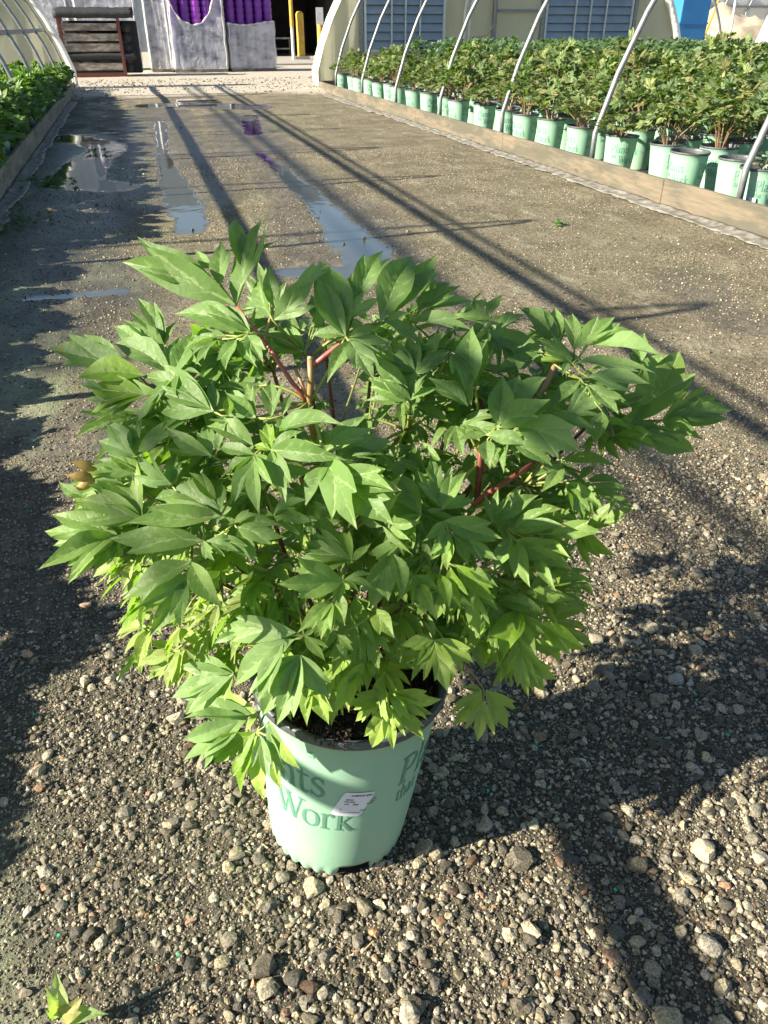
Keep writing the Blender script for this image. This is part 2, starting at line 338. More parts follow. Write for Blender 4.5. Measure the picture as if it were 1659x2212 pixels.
def build_gravel():
    import bmesh
    def ico(sub):
        bm = bmesh.new(); bmesh.ops.create_icosphere(bm, subdivisions=sub, radius=1); V = np.array([v.co[:] for v in bm.verts]); F = np.array([[v.index for v in f.verts] for f in bm.faces]); bm.free(); return V, F
    def place(n, sub, smin, smax, xr, yr, dens, dark=0.0):
        V0, F0 = ico(sub)
        X = RNG.uniform(*xr, n); Y = RNG.uniform(*yr, n); keep = RNG.random(n) < dens(X, Y); X = X[keep]; Y = Y[keep]; n = len(X)
        s = smin*(smax/smin)**(RNG.random(n)**1.6)
        vs = []
        for t in range(8):                                       # eight angular shapes
            V = V0*(1+RNG.normal(0, .13, (len(V0), 1)))
            for _ in range(7):                                    # chip facets off
                d = RNG.normal(0, 1, 3); d /= np.linalg.norm(d); q = V@d; lim = RNG.uniform(.55, .85); V = V - np.outer(np.maximum(q-lim, 0), d)
            vs.append(V*np.array([1, RNG.uniform(.6, .95), RNG.uniform(.45, .75)]))
        ti = RNG.integers(0, 8, n); V = np.stack(vs)[ti]
        a = RNG.uniform(0, 2*pi, n); b = RNG.normal(0, .35, n)
        ca, sa, cb, sb = cos_(a), sin_(a), cos_(b), sin_(b)
        y = V[:,:,1]*cb[:,None]-V[:,:,2]*sb[:,None]; z = V[:,:,1]*sb[:,None]+V[:,:,2]*cb[:,None]; x = V[:,:,0]
        xx = x*ca[:,None]-y*sa[:,None]; yy = x*sa[:,None]+y*ca[:,None]
        P = np.stack([xx, yy, z], -1)*s[:,None,None]; P[:,:,0] += X[:,None]; P[:,:,1] += Y[:,None]; P[:,:,2] += (ground_z(X, Y)+s*.22)[:,None]
        g = .075+.42*RNG.random(n)**1.7*(1+.5*(RNG.random(n) > .93)); tint = RNG.random((n, 1))
        C = g[:,None]*((1-tint)*np.array([1.12, .94, .60])+tint*np.array([1.03, .94, .76]))
        red = RNG.random(n) > .955; C[red] *= np.array([1.15, .8, .68])
        C = np.repeat(np.concatenate([C, np.zeros((n, 1))], 1)[:,None], V0.shape[0], 1)
        F = (F0[None]+ (np.arange(n)*len(V0))[:,None,None])
        return P.reshape(-1, 3), F.reshape(-1, 3), C.reshape(-1, 4)
    cos_, sin_ = np.cos, np.sin
    def infield(X, Y):
        return (X > XL+.1) & (X < XR-.1)
    def gz(X, Y):
        g = smooth(-.9, .3, (1.50 - Y) + (fbm(X*2, Y*2, 51)-.5)*1.6)*smooth(-.55, .05, X+.25*(Y-.6)+(fbm(X*3, Y*3, 61)-.5)*.5)
        return g
    pot = lambda X, Y: np.hypot(X-.19, Y-1.02) > .130
    parts = [place(120000, 1, .0030, .0062, (-.8, 3.0), (.35, 2.9), lambda X, Y: (.55+.45*gz(X, Y))*pot(X, Y)),
             place(150000, 1, .0017, .0034, (-.75, 2.2), (.4, 1.9), lambda X, Y: (.6+.4*gz(X, Y))*pot(X, Y)),
             place(27000, 1, .0060, .0105, (-.7, 2.6), (.35, 2.5), lambda X, Y: (.08+.92*gz(X, Y))*pot(X, Y)),
             place(4200, 2, .0098, .019, (-.6, 2.6), (.35, 2.4), lambda X, Y: (.04+.9*gz(X, Y)**1.5)*pot(X, Y)),
             place(300, 2, .017, .030, (-.5, 2.2), (.4, 2.0), lambda X, Y: (.9*gz(X, Y)**2)*pot(X, Y)),
             place(80000, 1, .003, .010, (-1.25, 4.5), (2.1, 11), lambda X, Y: .8*(.30+smooth(.4, .7, fbm(X*1.5, Y*1.5, 91)))*(chain_mask(X, Y, PUD, 0*X) < .45)),
             place(900, 1, .008, .02, (-1.25, 4.5), (2.0, 16), lambda X, Y: .5*(.15+smooth(.5, .7, fbm(X*1.5, Y*1.5, 95)))),
             place(2500, 1, .012, .04, (-1.5, 9), (20.8, 27), lambda X, Y: .8+0*X)]
    V = []; F = []; C = []; n = 0
    for v, f, c in parts: V.append(v); F.append(f+n); C.append(c); n += len(v)
    V = np.concatenate(V); F = np.concatenate(F); C = np.concatenate(C)
    me = bpy.data.meshes.new('gravel'); me.vertices.add(len(V)); me.vertices.foreach_set('co', V.astype(np.float32).ravel())
    me.loops.add(F.size); me.loops.foreach_set('vertex_index', F.astype(np.int32).ravel()); me.polygons.add(len(F))
    me.polygons.foreach_set('loop_start', np.arange(0, F.size, 3, dtype=np.int32)); me.polygons.foreach_set('loop_total', np.full(len(F), 3, np.int32)); me.update(calc_edges=True)
    me.polygons.foreach_set('use_smooth', [False]*len(F))
    ca = me.attributes.new('col', 'FLOAT_COLOR', 'POINT'); ca.data.foreach_set('color', C.astype(np.float32).ravel())
    k = NT('gravel_stone'); a = k.attr(); nn = k.noise(230, 4, .7, k.pos())
    b = k.mix(k.ramp(nn, [(.38, (0, 0, 0)), (.60, (1, 1, 1))]), k.mix(1.0, a.outputs['Color'], (.38, .36, .28), 'MULTIPLY'), a.outputs['Color'])
    me.materials.append(k.done(k.pbr(b, .72, 0, k.bump(nn, .7, .0025), .45)))
    o = bpy.data.objects.new('gravel', me); COL.objects.link(o); structure(o, 'stuff'); o['label'] = 'loose angular grey and tan gravel around the green pot'
build_gravel()

# ---------------------------------------------------------------- peony leaflet shapes
HALF = {
 'N': [(0,0),(.08,.035),(.2,.09),(.35,.125),(.5,.13),(.65,.11),(.78,.075),(.9,.03),(1,0)],
 'P': [(0,0),(.05,.035),(.14,.10),(.27,.165),(.40,.195),(.53,.18),(.66,.135),(.78,.082),(.89,.034),(1,0)],
 'S': [(0,0),(.05,.05),(.14,.13),(.27,.20),(.41,.24),(.54,.25),(.66,.243),(.77,.238),(.73,.18),(.70,.145),(.78,.118),(.87,.072),(.94,.03),(1,0)],
 'L': [(0,0),(.05,.045),(.15,.12),(.27,.22),(.39,.30),(.51,.345),(.63,.365),(.75,.385),(.69,.30),(.60,.225),(.50,.155),(.415,.105),(.50,.135),(.60,.15),(.70,.135),(.81,.09),(.91,.04),(1,0)],
 'D': [(0,0),(.05,.05),(.13,.14),(.22,.23),(.32,.30),(.43,.365),(.55,.43),(.51,.355),(.53,.33),(.62,.36),(.73,.385),(.67,.29),(.57,.205),(.44,.115),(.53,.145),(.64,.16),(.77,.175),(.74,.125),(.81,.09),(.91,.04),(1,0)]}
VEIN = {'N': [], 'P': [], 'S': [((.30,0),(.75,.225))], 'L': [((.14,0),(.40,.17),(.73,.37))], 'D': [((.10,0),(.30,.17),(.53,.41)),((.28,.155),(.71,.37)),((.5,0),(.78,.17))]}
_T = {}
def inside(pt, poly):
    x, y = pt; c = False; n = len(poly); j = n-1
    for i in range(n):
        xi, yi = poly[i]; xj, yj = poly[j]
        if (yi > y) != (yj > y) and x < (xj-xi)*(y-yi)/(yj-yi+1e-12)+xi: c = not c
        j = i
    return c
def template(code, wd=1.0):
    key = (code, round(wd, 1))
    if key in _T: return _T[key]
    wd = key[1]; up, lo = HALF[code[0]], HALF[code[1]]
    out = [(x, y*wd) for x, y in up] + [(x, -y*wd) for x, y in lo[-2:0:-1]]
    vs = [Vector(p) for p in out]; n0 = len(vs); val = [0.0]*n0; edges = [(i, (i+1) % n0) for i in range(n0)]
    lines = [([(0, 0), (.97, 0)], 1.0, .019)]
    for sgn, h in ((1, code[0]), (-1, code[1])):
        for ch in VEIN[h]: lines.append(([(x, y*wd*sgn) for x, y in ch], .85, .010))
        for x0 in ((.2, .36, .52, .68) if h in 'PN' else (.45, .62)):
            lines.append(([(x0, 0), (x0+.16, HALF['N'][4][1]*wd*sgn*(1.15 if h == 'P' else .8)*(1-.5*abs(x0-.4)))], .38, .006))
    for ch, v_, hw in lines:
        for off in (-hw, 0, hw):
            prev = None
            for (a, b) in zip(ch[:-1], ch[1:]):
                L = math.hypot(b[0]-a[0], b[1]-a[1]); ns = max(2, int(L/.09)); nx, ny = -(b[1]-a[1])/L, (b[0]-a[0])/L
                for i in range(ns+1):
                    t = i/ns; tap = (1-.6*t) if len(ch) == 2 and v_ == 1 else 1
                    p = (a[0]+(b[0]-a[0])*t+nx*off*tap, a[1]+(b[1]-a[1])*t+ny*off*tap)
                    if inside(p, out):
                        vs.append(Vector(p)); val.append(v_ if off == 0 else 0.0)
                        if off == 0:
                            if prev is not None: edges.append((prev, len(vs)-1))
                            prev = len(vs)-1
    for i in range(15):
        for j in range(-7, 8):
            p = (.03+i*.07+(.035 if j % 2 else 0), j*.06)
            if inside(p, out) and all(math.hypot(p[0]-q.x, p[1]-q.y) > .03 for q in vs): vs.append(Vector(p)); val.append(0.0)
    V, E_, F, ov, oe, of = delaunay_2d_cdt(vs, edges, [list(range(n0))], 1, 1e-5)
    used = sorted({i for f in F for i in f}); mp = {u: i for i, u in enumerate(used)}
    P = np.array([V[u][:] for u in used]); vv = np.array([max([val[o] for o in ov[u]] or [0]) for u in used])
    F = [tuple(mp[i] for i in f) for f in F]
    s = 0                                                           # make every face point to +Z
    F = [f if ((P[f[1]]-P[f[0]])[0]*(P[f[2]]-P[f[0]])[1]-(P[f[1]]-P[f[0]])[1]*(P[f[2]]-P[f[0]])[0]) > 0 else f[::-1] for f in F]
    d = np.abs(P[:, 1])
    for ch, v_, hw in lines:
        if v_ > .8:
            for a, b in zip(ch[:-1], ch[1:]): d = np.minimum(d, seg_d(P[:, 0], P[:, 1], a, b))
    _T[key] = (P, F, vv, d); return _T[key]
def unit(v): v = np.asarray(v, float); return v/(np.linalg.norm(v)+1e-12)
def put_leaflet(mb, B, v, n, code, wd, col, fold=.35, arch=.05, droop=.0, wave=.02, L=None):
    """B base, v base->tip vector, n blade normal."""
    P, F, vein, dv = template(code, wd); L = np.linalg.norm(v); X = v/L; n = unit(n - X*np.dot(n, X)); Y = np.cross(n, X)
    x, y = P[:, 0], P[:, 1]; ph = random.uniform(0, 6.28)
    z = fold*(np.sqrt(y*y+.0015)-.039)*(1-.3*x) + .28*np.minimum(dv, .09) + arch*4*x*(1-x) - droop*x*x*x \
        + wave*np.sin(x*9+ph)*np.abs(y)*6 + random.uniform(-.14, .14)*y*x*2
    side = random.uniform(-.05, .05)*4*x*(1-x)
    W = B[None]+L*(x[:, None]*X+(y+side)[:, None]*Y+z[:, None]*n)
    c = np.tile(np.append(col, 0), (len(P), 1)); edge = np.clip((x-.86)/.14, 0, 1)[:, None]
    eb = .45 if random.random() > .12 else .95; c[:, :3] = c[:, :3]*(1-eb*edge)+(np.array([.16, .15, .06]) if eb < .5 else np.array([.20, .10, .05]))*eb*edge; c[:, 3] = vein
    c[:, :3] *= (.9+.25*fbm(x*3+ph*9, y*6+ph, 5, 3))[:, None]
    mb.add(W, F, c)

# ---------------------------------------------------------------- the hero plant
POT = np.array([.19, 1.02, 0.0]); CC = np.array([.34, 1.20, .76]); CR = np.array([.58, .44, .43])
def canopy_point(px, py, d=0.0):
    r = ray(px, py); o = (CP-CC)/CR; q = r/CR; A = q@q; Bq = 2*o@q; C_ = o@o-1; D = Bq*Bq-4*A*C_
    t = (-Bq-sqrt(D))/(2*A) if D > 0 else -Bq/(2*A)
    if D > 0:
        tc = -Bq/(2*A); t = t + (tc-t)*.22                         # stay a little inside the dome
    P = CP+r*(t+d)
    zmin = .12
    if P[2] < zmin: P = CP+r*((zmin-H_CAM)/r[2])
    return P
GREEN_T = np.array([.150, .245, .068]); GREEN_B = np.array([.300, .410, .075]); YELLOW = np.array([.31, .345, .12]); LIGHT = np.array([.215, .320, .115])
def leaf_col(P, c=''):
    t = float(np.clip((P[2]-.52)/.40+random.uniform(-.2, .2), 0, 1)); b = GREEN_B*(1-t)+GREEN_T*t
    if c == 'y': f_ = random.random()*.6; b = YELLOW*(1-f_)+GREEN_B*f_
    if c == 'g': b = np.array([.19, .31, .03])
    if c == 'l': b = LIGHT
    return b*random.uniform(.85, 1.15)
CROP = {'A': (219.4,438.8,.2976), 'B': (658.3,493.7,.2645), 'C': (1042.2,603.4,.3307), 'D': (82.3,603.4,.248), 'E': (438.8,768,.2645), 'F': (822.8,822.8,.2645),
        'G': (82.3,960,.2645), 'H': (466.3,987.4,.2645), 'I': (877.7,1042.2,.2645), 'J': (246.8,1234.2,.2811), 'K': (630.8,1261.7,.2811)}
# each line: crop, hub x,y[,extra depth] : leaflets "tipx,tipy,halves[,width[,basex,basey[,colour]]]"
LEAVES = '''
A 975,742,.05 : 155,432,PS,.75 260,245,PP,.8,850,600 1195,100,SL,.9 970,98,NN,1.2,1050,520 1290,270,PP,.7,1050,480 870,278,PP,1.3,860,600 680,335,PP,1.3,800,480 700,550,PN,.9,850,600
A 1240,845,.02 : 1115,550,PS,1 1215,450,PP,1.2,1265,770 1540,570,SL,1,1250,850,l 1465,800,PP,1.1,1260,850 1640,430,PP,.9,1400,650,l
A 1070,945,.0 : 510,790,PP,.9 605,1050,PS,1,900,960 760,710,PN,.9,1075,930 870,745,PN,1,1080,930 675,1170,PL,1,840,990 900,1215,PS,1.2,980,990 1130,1195,PP,.8,1000,1000 1175,1160,PP,1.1,1060,960
A 1470,1080,.08 : 1180,985,PN,1 1300,890,LP,1 1600,870,PP,1.3,1590,870 1180,900,PP,1 1520,660,PP,1.2,1560,860 1700,780,PP,1.2,1520,900
D 1170,830,.03 : 865,155,LP,.85,1100,560 730,355,PP,1,1110,640 660,400,PP,1.5,930,620,l 1215,360,PP,1.2,1110,570 1245,480,PP,1 1360,450,PS,1.2 1450,710,PS,1.1 650,560,PP,1.1 1020,205,PP,.9,1080,580
D 800,770,.02 : 85,600,PS,.9 380,465,SP,1 190,745,PP,.9,500,720 330,860,PP,1.2,930,840,g 510,760,PP,.7,940,935
D 1060,985,0 : 470,1165,LP,1.1,1060,985,g 450,945,LP,1.2,930,990,g 620,1210,PP,1,950,1000 840,1260,PP,1.2,1060,1010 370,920,PP,1,560,960,l 415,1035,PP,1,560,1060,l
D 1530,1150,-.03 : 905,850,PS,.9 1000,1115,PP,1 1180,790,LP,1,1500,1130 1510,890,PP,1.2 1650,1010,PP,1.4,1660,1190,g
D 850,1530,-.02 : 765,1150,PL,1 600,1230,PP,1.4,830,1500,l 525,1410,PL,1.3,850,1540,l 1380,1200,PP,.8,870,1510 1155,1350,PP,1,870,1500
D 1520,1540,-.03 : 1110,1280,PP,.9 1145,1345,PP,1 1450,1250,SP,1.2,1500,1560,l 1640,1240,PP,1.2,1560,1500,l
G 860,605,-.01 : 660,185,SP,1.1 835,300,PP,1.3 975,440,PP,1.2 360,450,LS,1 500,660,PP,1 400,330,PS,1,640,410
G 840,235,.02 : 475,115,LP,1.2 435,170,PP,1 470,290,PP,1,700,330 560,80,PP,1.2
G 1090,330,0 : 800,85,LP,1.2,1090,330,l 1135,45,PP,1.2,1090,330,l 790,250,PP,1,1080,340,l 1180,130,PP,1,1090,320 950,440,PP,1.4,1180,420
G 1490,585,-.03 : 1045,340,LS,1 1230,225,PS,1,1450,470,g 1500,300,PP,1.3,1490,550 890,515,PP,.9 710,635,PS,.7 1200,500,SP,1 1420,665,PP,1.2
G 1350,785,-.05 : 575,770,SP,.9 720,800,PN,1.1,1200,750 950,915,PP,1.2 1265,770,PP,1.2,1350,620 1650,880,PP,1.1,1370,790 1440,950,SP,1.1 860,730,PP,1,1250,640
G 1250,955,-.07 : 670,1255,SP,1.05 1515,1340,PP,1.15 820,1300,PP,1.2,1040,1130,l
J 590,0,-.07 : 270,500,PL,1.1,585,-10 515,455,PP,.8,560,60
G 650,740,0 : 110,570,LP,1.1 60,710,PP,1 0,1025,LP,.9 245,1140,PS,1,560,790 455,1045,PP,1.4,640,770 600,960,PP,1.1,640,770
G 780,950,.04 : 440,1085,LP,1,780,950,y 560,1150,PP,1,780,950,y 680,1195,PP,1.1,780,950,y 540,970,PP,1,780,950,y 860,1060,PP,1.3,790,950,g 690,960,PP,1,790,800
G 380,430,.03 : 165,300,PP,1 200,430,PP,1
E 420,810,-.05 : 125,1015,PP,1 215,1225,PP,.95 450,1290,LL,1 555,955,PP,1.1 105,745,PP,1 25,560,PS,1.2,410,740
E 555,775,-.06 : 510,545,SS,1.2,555,775,g 410,730,PP,1.1,555,775,g 670,1195,SP,.9 600,930,PP,1.2 1160,855,PN,1 1030,835,SP,.8,570,760,g 840,600,PP,1
E 430,510,-.02 : 95,350,SP,1.3,430,510,l 180,300,PP,1.2 360,230,PS,1.1 545,200,PP,1.1,560,500 725,300,PP,1,650,490 20,450,PP,1,300,560
E 600,640,-.03 : 1140,555,PN,1.2 905,410,PS,1 730,480,PP,1 640,610,PP,1.3,560,700
E 1000,780,-.03 : 1350,480,PP,.9,1000,780,l 1410,590,PP,.9,1000,780,l 950,610,PP,1.5,1000,780 1545,690,SP,1.1,1100,820,l 1480,800,PP,1,1100,860
E 1010,870,-.08 : 840,1230,PP,1.5,1030,890 1255,1420,PS,1.05 1625,1105,SP,1,1080,960 1560,1390,PP,1.25,1140,1020 1550,1100,PP,.8,1100,970
E 860,960,-.02 : 660,970,PL,1.3,860,960,l 590,880,PP,1 1340,960,PP,.8,1000,860,l
E 840,1160,.04 : 590,1300,SS,1.2,840,1160 700,1020,PP,1.1 620,1200,PP,1
E 960,380,.15 : 920,560,PS,1.2 1060,440,PP,1 900,330,PP,1
B 335,880,0 : 120,250,PP,1.2 70,360,PP,1 390,345,PP,1.1,340,740 640,180,SP,1.05,430,600 700,235,PP,.8,430,600 625,565,PP,1.1,370,740,l 40,880,PP,1.3 180,1260,PP,1,380,910 710,940,PL,1.1,370,900,l 565,1240,SS,1.15,370,920,l 620,790,PN,1.1,360,890
B 620,770,-.01 : 880,215,PP,1.25 1090,205,PS,.9,680,720 1075,320,PN,.9,680,720,l 950,965,SS,1.3,640,760,l 880,690,PP,1,660,760,l
B 860,750,.02 : 1370,815,PP,.9,870,750,l 1275,460,PP,1.1,860,680 1380,600,PP,.9,1000,660,l 1550,750,PN,1.1,1280,720 1460,780,PN,1.1,1200,720,l 1625,535,PP,1.1,1480,740 1390,570,PP,1.5,1420,720 1060,370,PP,1.3,950,560,l 1200,430,PS,1.2,950,620
B 150,720,.12 : 60,560,PP,1.2 240,620,PP,1.2 20,700,PP,1.2 330,640,PP,1.2
B 905,1180,.0 : 710,880,PP,1.1 950,930,PS,1.3 1150,830,PP,1.3 1180,1000,PP,1.1 830,880,PP,1.2 560,1010,PS,1.1 720,1160,PP,1.1
B 870,1400,-.01 : 560,1010,LP,1.1,860,1360 760,1030,PP,1.2 530,1290,PS,1.2 1010,1180,PP,1.1 1100,1300,PP,1.1 480,1400,PP,1 640,1230,PP,1.1
B 1380,1190,-.02 : 1160,1060,PP,1.3,1360,1440 1370,790,PP,1.35,1370,1300 1500,870,PP,1.2,1400,1280 1230,870,PN,1.1,1310,1100 1005,1210,PP,1.1,1330,1450
C 590,550,-.01 : 225,160,PP,1,500,420 475,180,PP,1.1,500,400 585,215,PP,1.1,600,460 865,250,SL,1,600,460 370,390,SP,1,580,550 335,540,PP,1,560,540,g 20,320,PP,.95,400,480 285,230,PP,1,80,350,l 290,300,PP,.9,450,420 980,340,PN,1,690,410 1180,495,PN,1.3,690,430,l 1130,610,PP,.85,600,550,l 1095,680,PP,1.05,690,640,l 520,635,PP,1.2,560,540
C 640,650,-.03 : 420,860,PP,1.1,640,660 805,790,PP,1.3,540,900,l 890,880,SP,1.1,690,690 740,1070,PP,1.1,780,860 50,620,PP,1.1,380,490
C 90,960,-.05 : 130,620,PP,1.5,100,960 420,620,SP,1.2,100,960 440,780,PP,1.3,110,960 305,1090,PP,1.2,30,1020,l 50,1240,PP,1.5,30,1050 650,1135,SP,1.15,230,960,l 740,980,PN,1.2,430,890 460,1220,SP,1.2,200,1070 -160,1050,PP,1.3,20,1020
C 1170,920,.05 : 1465,700,PP,.9 1640,855,PS,.9 1600,915,PN,1.1 1445,1055,PP,1 1280,470,SP,1.15,975,940 1390,1125,SP,1.1,1000,1000 1190,980,PN,1.3,800,990
C 860,1020,.05 : 965,1140,PP,1.1 1135,1100,SS,1.1 1060,750,PS,1.1,820,860 700,1000,PS,1,820,1000
C 1030,560,.09 : 1060,350,SP,1.3 1220,490,PP,1.1 950,480,PP,1.2 1140,720,PP,1.2 860,700,PP,1.1
C 515,1190,.02 : 895,1225,PP,1 430,1140,PP,.9,460,1200
F 1480,670,.0 : 1320,900,PP,1.3 1400,560,PN,1
I 1300,0,.0 : 1600,205,PP,1 1440,340,SS,1.1
F 500,1050,-.05 : 400,600,DD,1.1 700,740,SP,1.1 765,990,SP,1 360,1050,PP,.9 240,700,PS,1
F 330,1090,-.05 : 80,730,SP,1.1 0,920,SP,1.1 0,1340,SP,1.1 190,1420,PS,1.2 -60,1100,PP,1
I 320,310,-.07 : 785,460,SP,1 190,595,PP,1.2,350,390 335,725,PP,1.3,370,450 510,675,PP,1.2,390,440 745,635,PS,.9,430,400 140,480,PP,1
I 300,640,-.05 : 445,1030,PP,1.1,360,690,g 720,990,SP,.95,400,670,g 350,1045,PP,1.1,270,750,g 760,860,PP,1,500,700
I 700,325,0 : 750,50,LL,1 1080,100,SP,1.05 880,330,PP,1 870,170,PP,1
I 830,395,-.01 : 1080,150,PP,1 1270,205,SP,1.15 1310,365,PP,1 1000,850,PS,1,910,480 1225,890,PP,.9,1050,620 1355,715,SP,1,900,470 710,720,PS,1.2,860,450 1600,405,SP,1,1180,420 1340,610,PP,1,1100,470
I 740,960,.03 : 1480,810,SP,1.1,1000,880 1385,955,PP,1,980,900 1160,1080,PP,1.1 550,1290,PP,1.3,710,1070 750,1370,PP,1,740,1090 785,1440,PP,1.4,935,1040,g 1480,1370,PS,1,1090,1140,g 880,1090,PP,1 700,880,PP,1.1
I 920,1390,.03 : 1230,1610,SL,1 1140,1710,PS,1.1 750,1590,SP,1 650,1520,PP,1.2,720,1340 880,1530,PP,1 1290,1360,SP,1,1000,1290 1090,1480,PP,1
K 1090,430,-.02 : 830,470,PP,1.2 1395,605,SP,1 1195,830,SD,1.15 950,640,PP,1 1080,640,PP,1 1040,230,PP,.9,1090,400
I 60,760,-.03 : -80,980,PP,1 165,1085,PP,1 245,1125,PP,1,100,830 285,910,PP,1 -60,800,PP,1
H 1110,840,-.06 : 1020,600,SS,1.3 730,690,PP,1 590,920,SP,1.25 1270,700,PP,1.1 1240,760,PP,1 670,770,PP,.9
H 1040,1000,-.07 : 500,1035,SL,1.05 660,1430,PP,1,960,1180 1280,1060,LL,1.2 1060,1380,PP,1.2,960,1200 860,1500,PP,1.1,950,1190 1000,1200,PP,1.2
H 1490,730,-.05 : 1240,790,SP,1.3 1270,1240,SP,1.1,1460,760 1525,1160,PP,1.15,1450,790 1540,810,PP,.9 1620,740,PP,1
H 150,540,-.03 : 550,560,PP,.9,180,520 570,655,PP,1,180,570 0,520,PP,1 280,830,PP,1,0,650 350,870,PS,1.1,180,580 340,470,SP,1
H 470,480,0 : 735,340,SL,1.15,470,480,l 330,430,PP,1 830,520,PP,.9
J 1460,490,-.07 : 840,440,PS,.8,1400,470,l 760,560,PP,1.1,950,470,l 920,890,LP,1,1390,520,l 1100,1010,PP,1,1300,540,l 1560,420,PP,1 1620,690,PP,1.1
J 1430,640,-.08 : 1140,1110,SP,1.1,1430,640,l 1240,1190,PP,1,1430,640,l 1375,1120,PS,1,1430,640 1655,970,SP,1.2,1430,640,l 1250,790,PP,1
J 1520,880,-.04 : 1430,1080,SP,1.2 1480,1190,PP,1.1 1650,1180,SP,1.2 1600,1020,PP,1
J 1140,400,-.02 : 1070,180,SP,1,1140,400,g 985,200,PP,.9,1130,400,g 1190,170,PS,1,1200,410,g 1300,290,PP,.8,1210,400,g 900,300,PP,1
J 1440,290,.0 : 1320,225,PP,1,1430,310,g 1380,180,PP,.9,1420,290,g 1480,170,PP,.9,1440,280,g
J 920,790,-.05 : 430,975,LL,1.05,920,790,l 555,750,SP,1.1,920,790,l 545,1100,PS,1,860,840,l 640,620,SP,1,920,780,l 760,980,PP,1.1
J 1110,1100,-.05 : 715,945,SS,1 530,1125,SS,1,1060,1110,l 520,1300,LP,1,1040,1110,l 525,1460,SP,.9,980,1160,l 690,1520,PP,.9,960,1160,l 1000,1250,PP,1
J 1100,1230,-.05 : 760,1480,LL,1.1,1090,1230,g 960,1720,PP,.9,1100,1260,g 1165,1580,SP,.9,1120,1260,l 1345,1445,SP,1,1190,1150,l 1290,1680,PP,1,1210,1450 1150,1757,PP,1.3,1090,1400 1430,1525,PP,1,1280,1300 1330,1570,PP,.8,1200,1250,l
J 460,610,.02 : 145,695,PP,1,460,630,y 270,540,PP,1.1,460,610,y 390,910,SP,1.1,510,600,y 480,900,PP,.8,540,600,y 260,835,PP,1,430,690,y 175,750,SP,1,300,600,y 640,680,PP,1,540,590,y
J 250,430,.04 : 5,495,PP,1.1,250,430,y 70,635,PP,1,240,450,y 175,740,SP,1,280,450,y 370,480,PP,1.2,270,430,y
J 300,300,.06 : 95,280,PP,1,300,300,y 105,315,SP,1,300,320,y 150,205,PP,1,300,280,y 270,400,PP,1,300,320,y
J 720,330,.0 : 600,420,SP,1,720,320,y 570,350,PP,1,720,310,y 700,420,PP,1,740,300,y 780,260,PP,1,700,330,y 650,230,PP,1.1,720,320,y 830,380,PP,1,760,300,y
J 800,480,.04 : 600,420,PP,1,800,470,y 520,450,SP,1.1,650,560,y 650,640,PP,1,700,500,y 780,560,PP,1,760,430,y 870,560,PP,1,820,460,y 900,400,PP,1,800,460,y
J 560,290,.05 : 420,400,PP,1,600,280,y 560,430,PP,1,600,300,y 700,230,PP,1,600,290,y 470,560,SP,1,600,400,y
K 725,830,-.03 : 430,925,SS,1 490,1055,SP,1,640,900 610,1265,LS,1.1,735,920 780,1270,PP,.9,735,930 915,1050,PS,1.1,770,840 1155,880,SL,1.1 1090,1000,SP,1 1015,1200,PP,1,750,930
K 560,600,-.02 : 260,600,SP,1.1 490,430,PP,1.1 320,1000,SP,1.1,480,670 550,790,PP,1.2,490,660 640,720,PP,1.1 400,800,PP,1
K 750,580,.0 : 680,700,SS,1.2,740,600,g 740,430,SS,1.2,750,570 850,480,PP,1.2 1040,520,PP,1 940,650,SP,1
K 130,210,-.02 : 30,380,PP,1.1,330,160 250,500,PS,1,330,200 405,320,PP,1.2,360,60 470,510,SP,1.1,350,390
K 640,210,-.01 : 790,420,PS,1.4,620,200 640,130,PP,1.1 540,260,PP,1.2,470,120 415,580,SP,1.2,390,380,l 475,515,PP,1,400,360,l
K 1150,60,.02 : 1110,270,SP,1.1 1030,240,PP,1,960,60 1400,180,PP,.9 950,160,PP,1
K 1490,440,.04 : 1480,640,SP,1 1600,640,PP,1 1400,470,PP,.9 1620,500,PP,1
'''
SILH = [(130,1170),(110,1090),(165,990),(215,930),(190,850),(150,760),(250,700),(300,650),(400,690),(480,650),(330,560),(500,560),(560,500),(600,570),(690,590),(820,570),(930,580),(1000,620),(1080,660),(1130,700),(1200,690),(1300,700),(1390,760),(1460,790),(1540,880),(1480,960),(1390,960),(1300,940),(1320,1010),(1270,1090),(1270,1180),(1240,1290),(1240,1380),(1170,1470),(1060,1470),(980,1470),(900,1560),(800,1560),(700,1520),(600,1500),(470,1570),(390,1500),(360,1470),(290,1420),(260,1330),(300,1290),(210,1220),(140,1240)]
GAPS = [(715,800,62), (690,860,50), (870,1400,35), (520,1480,30), (330,1290,25)]
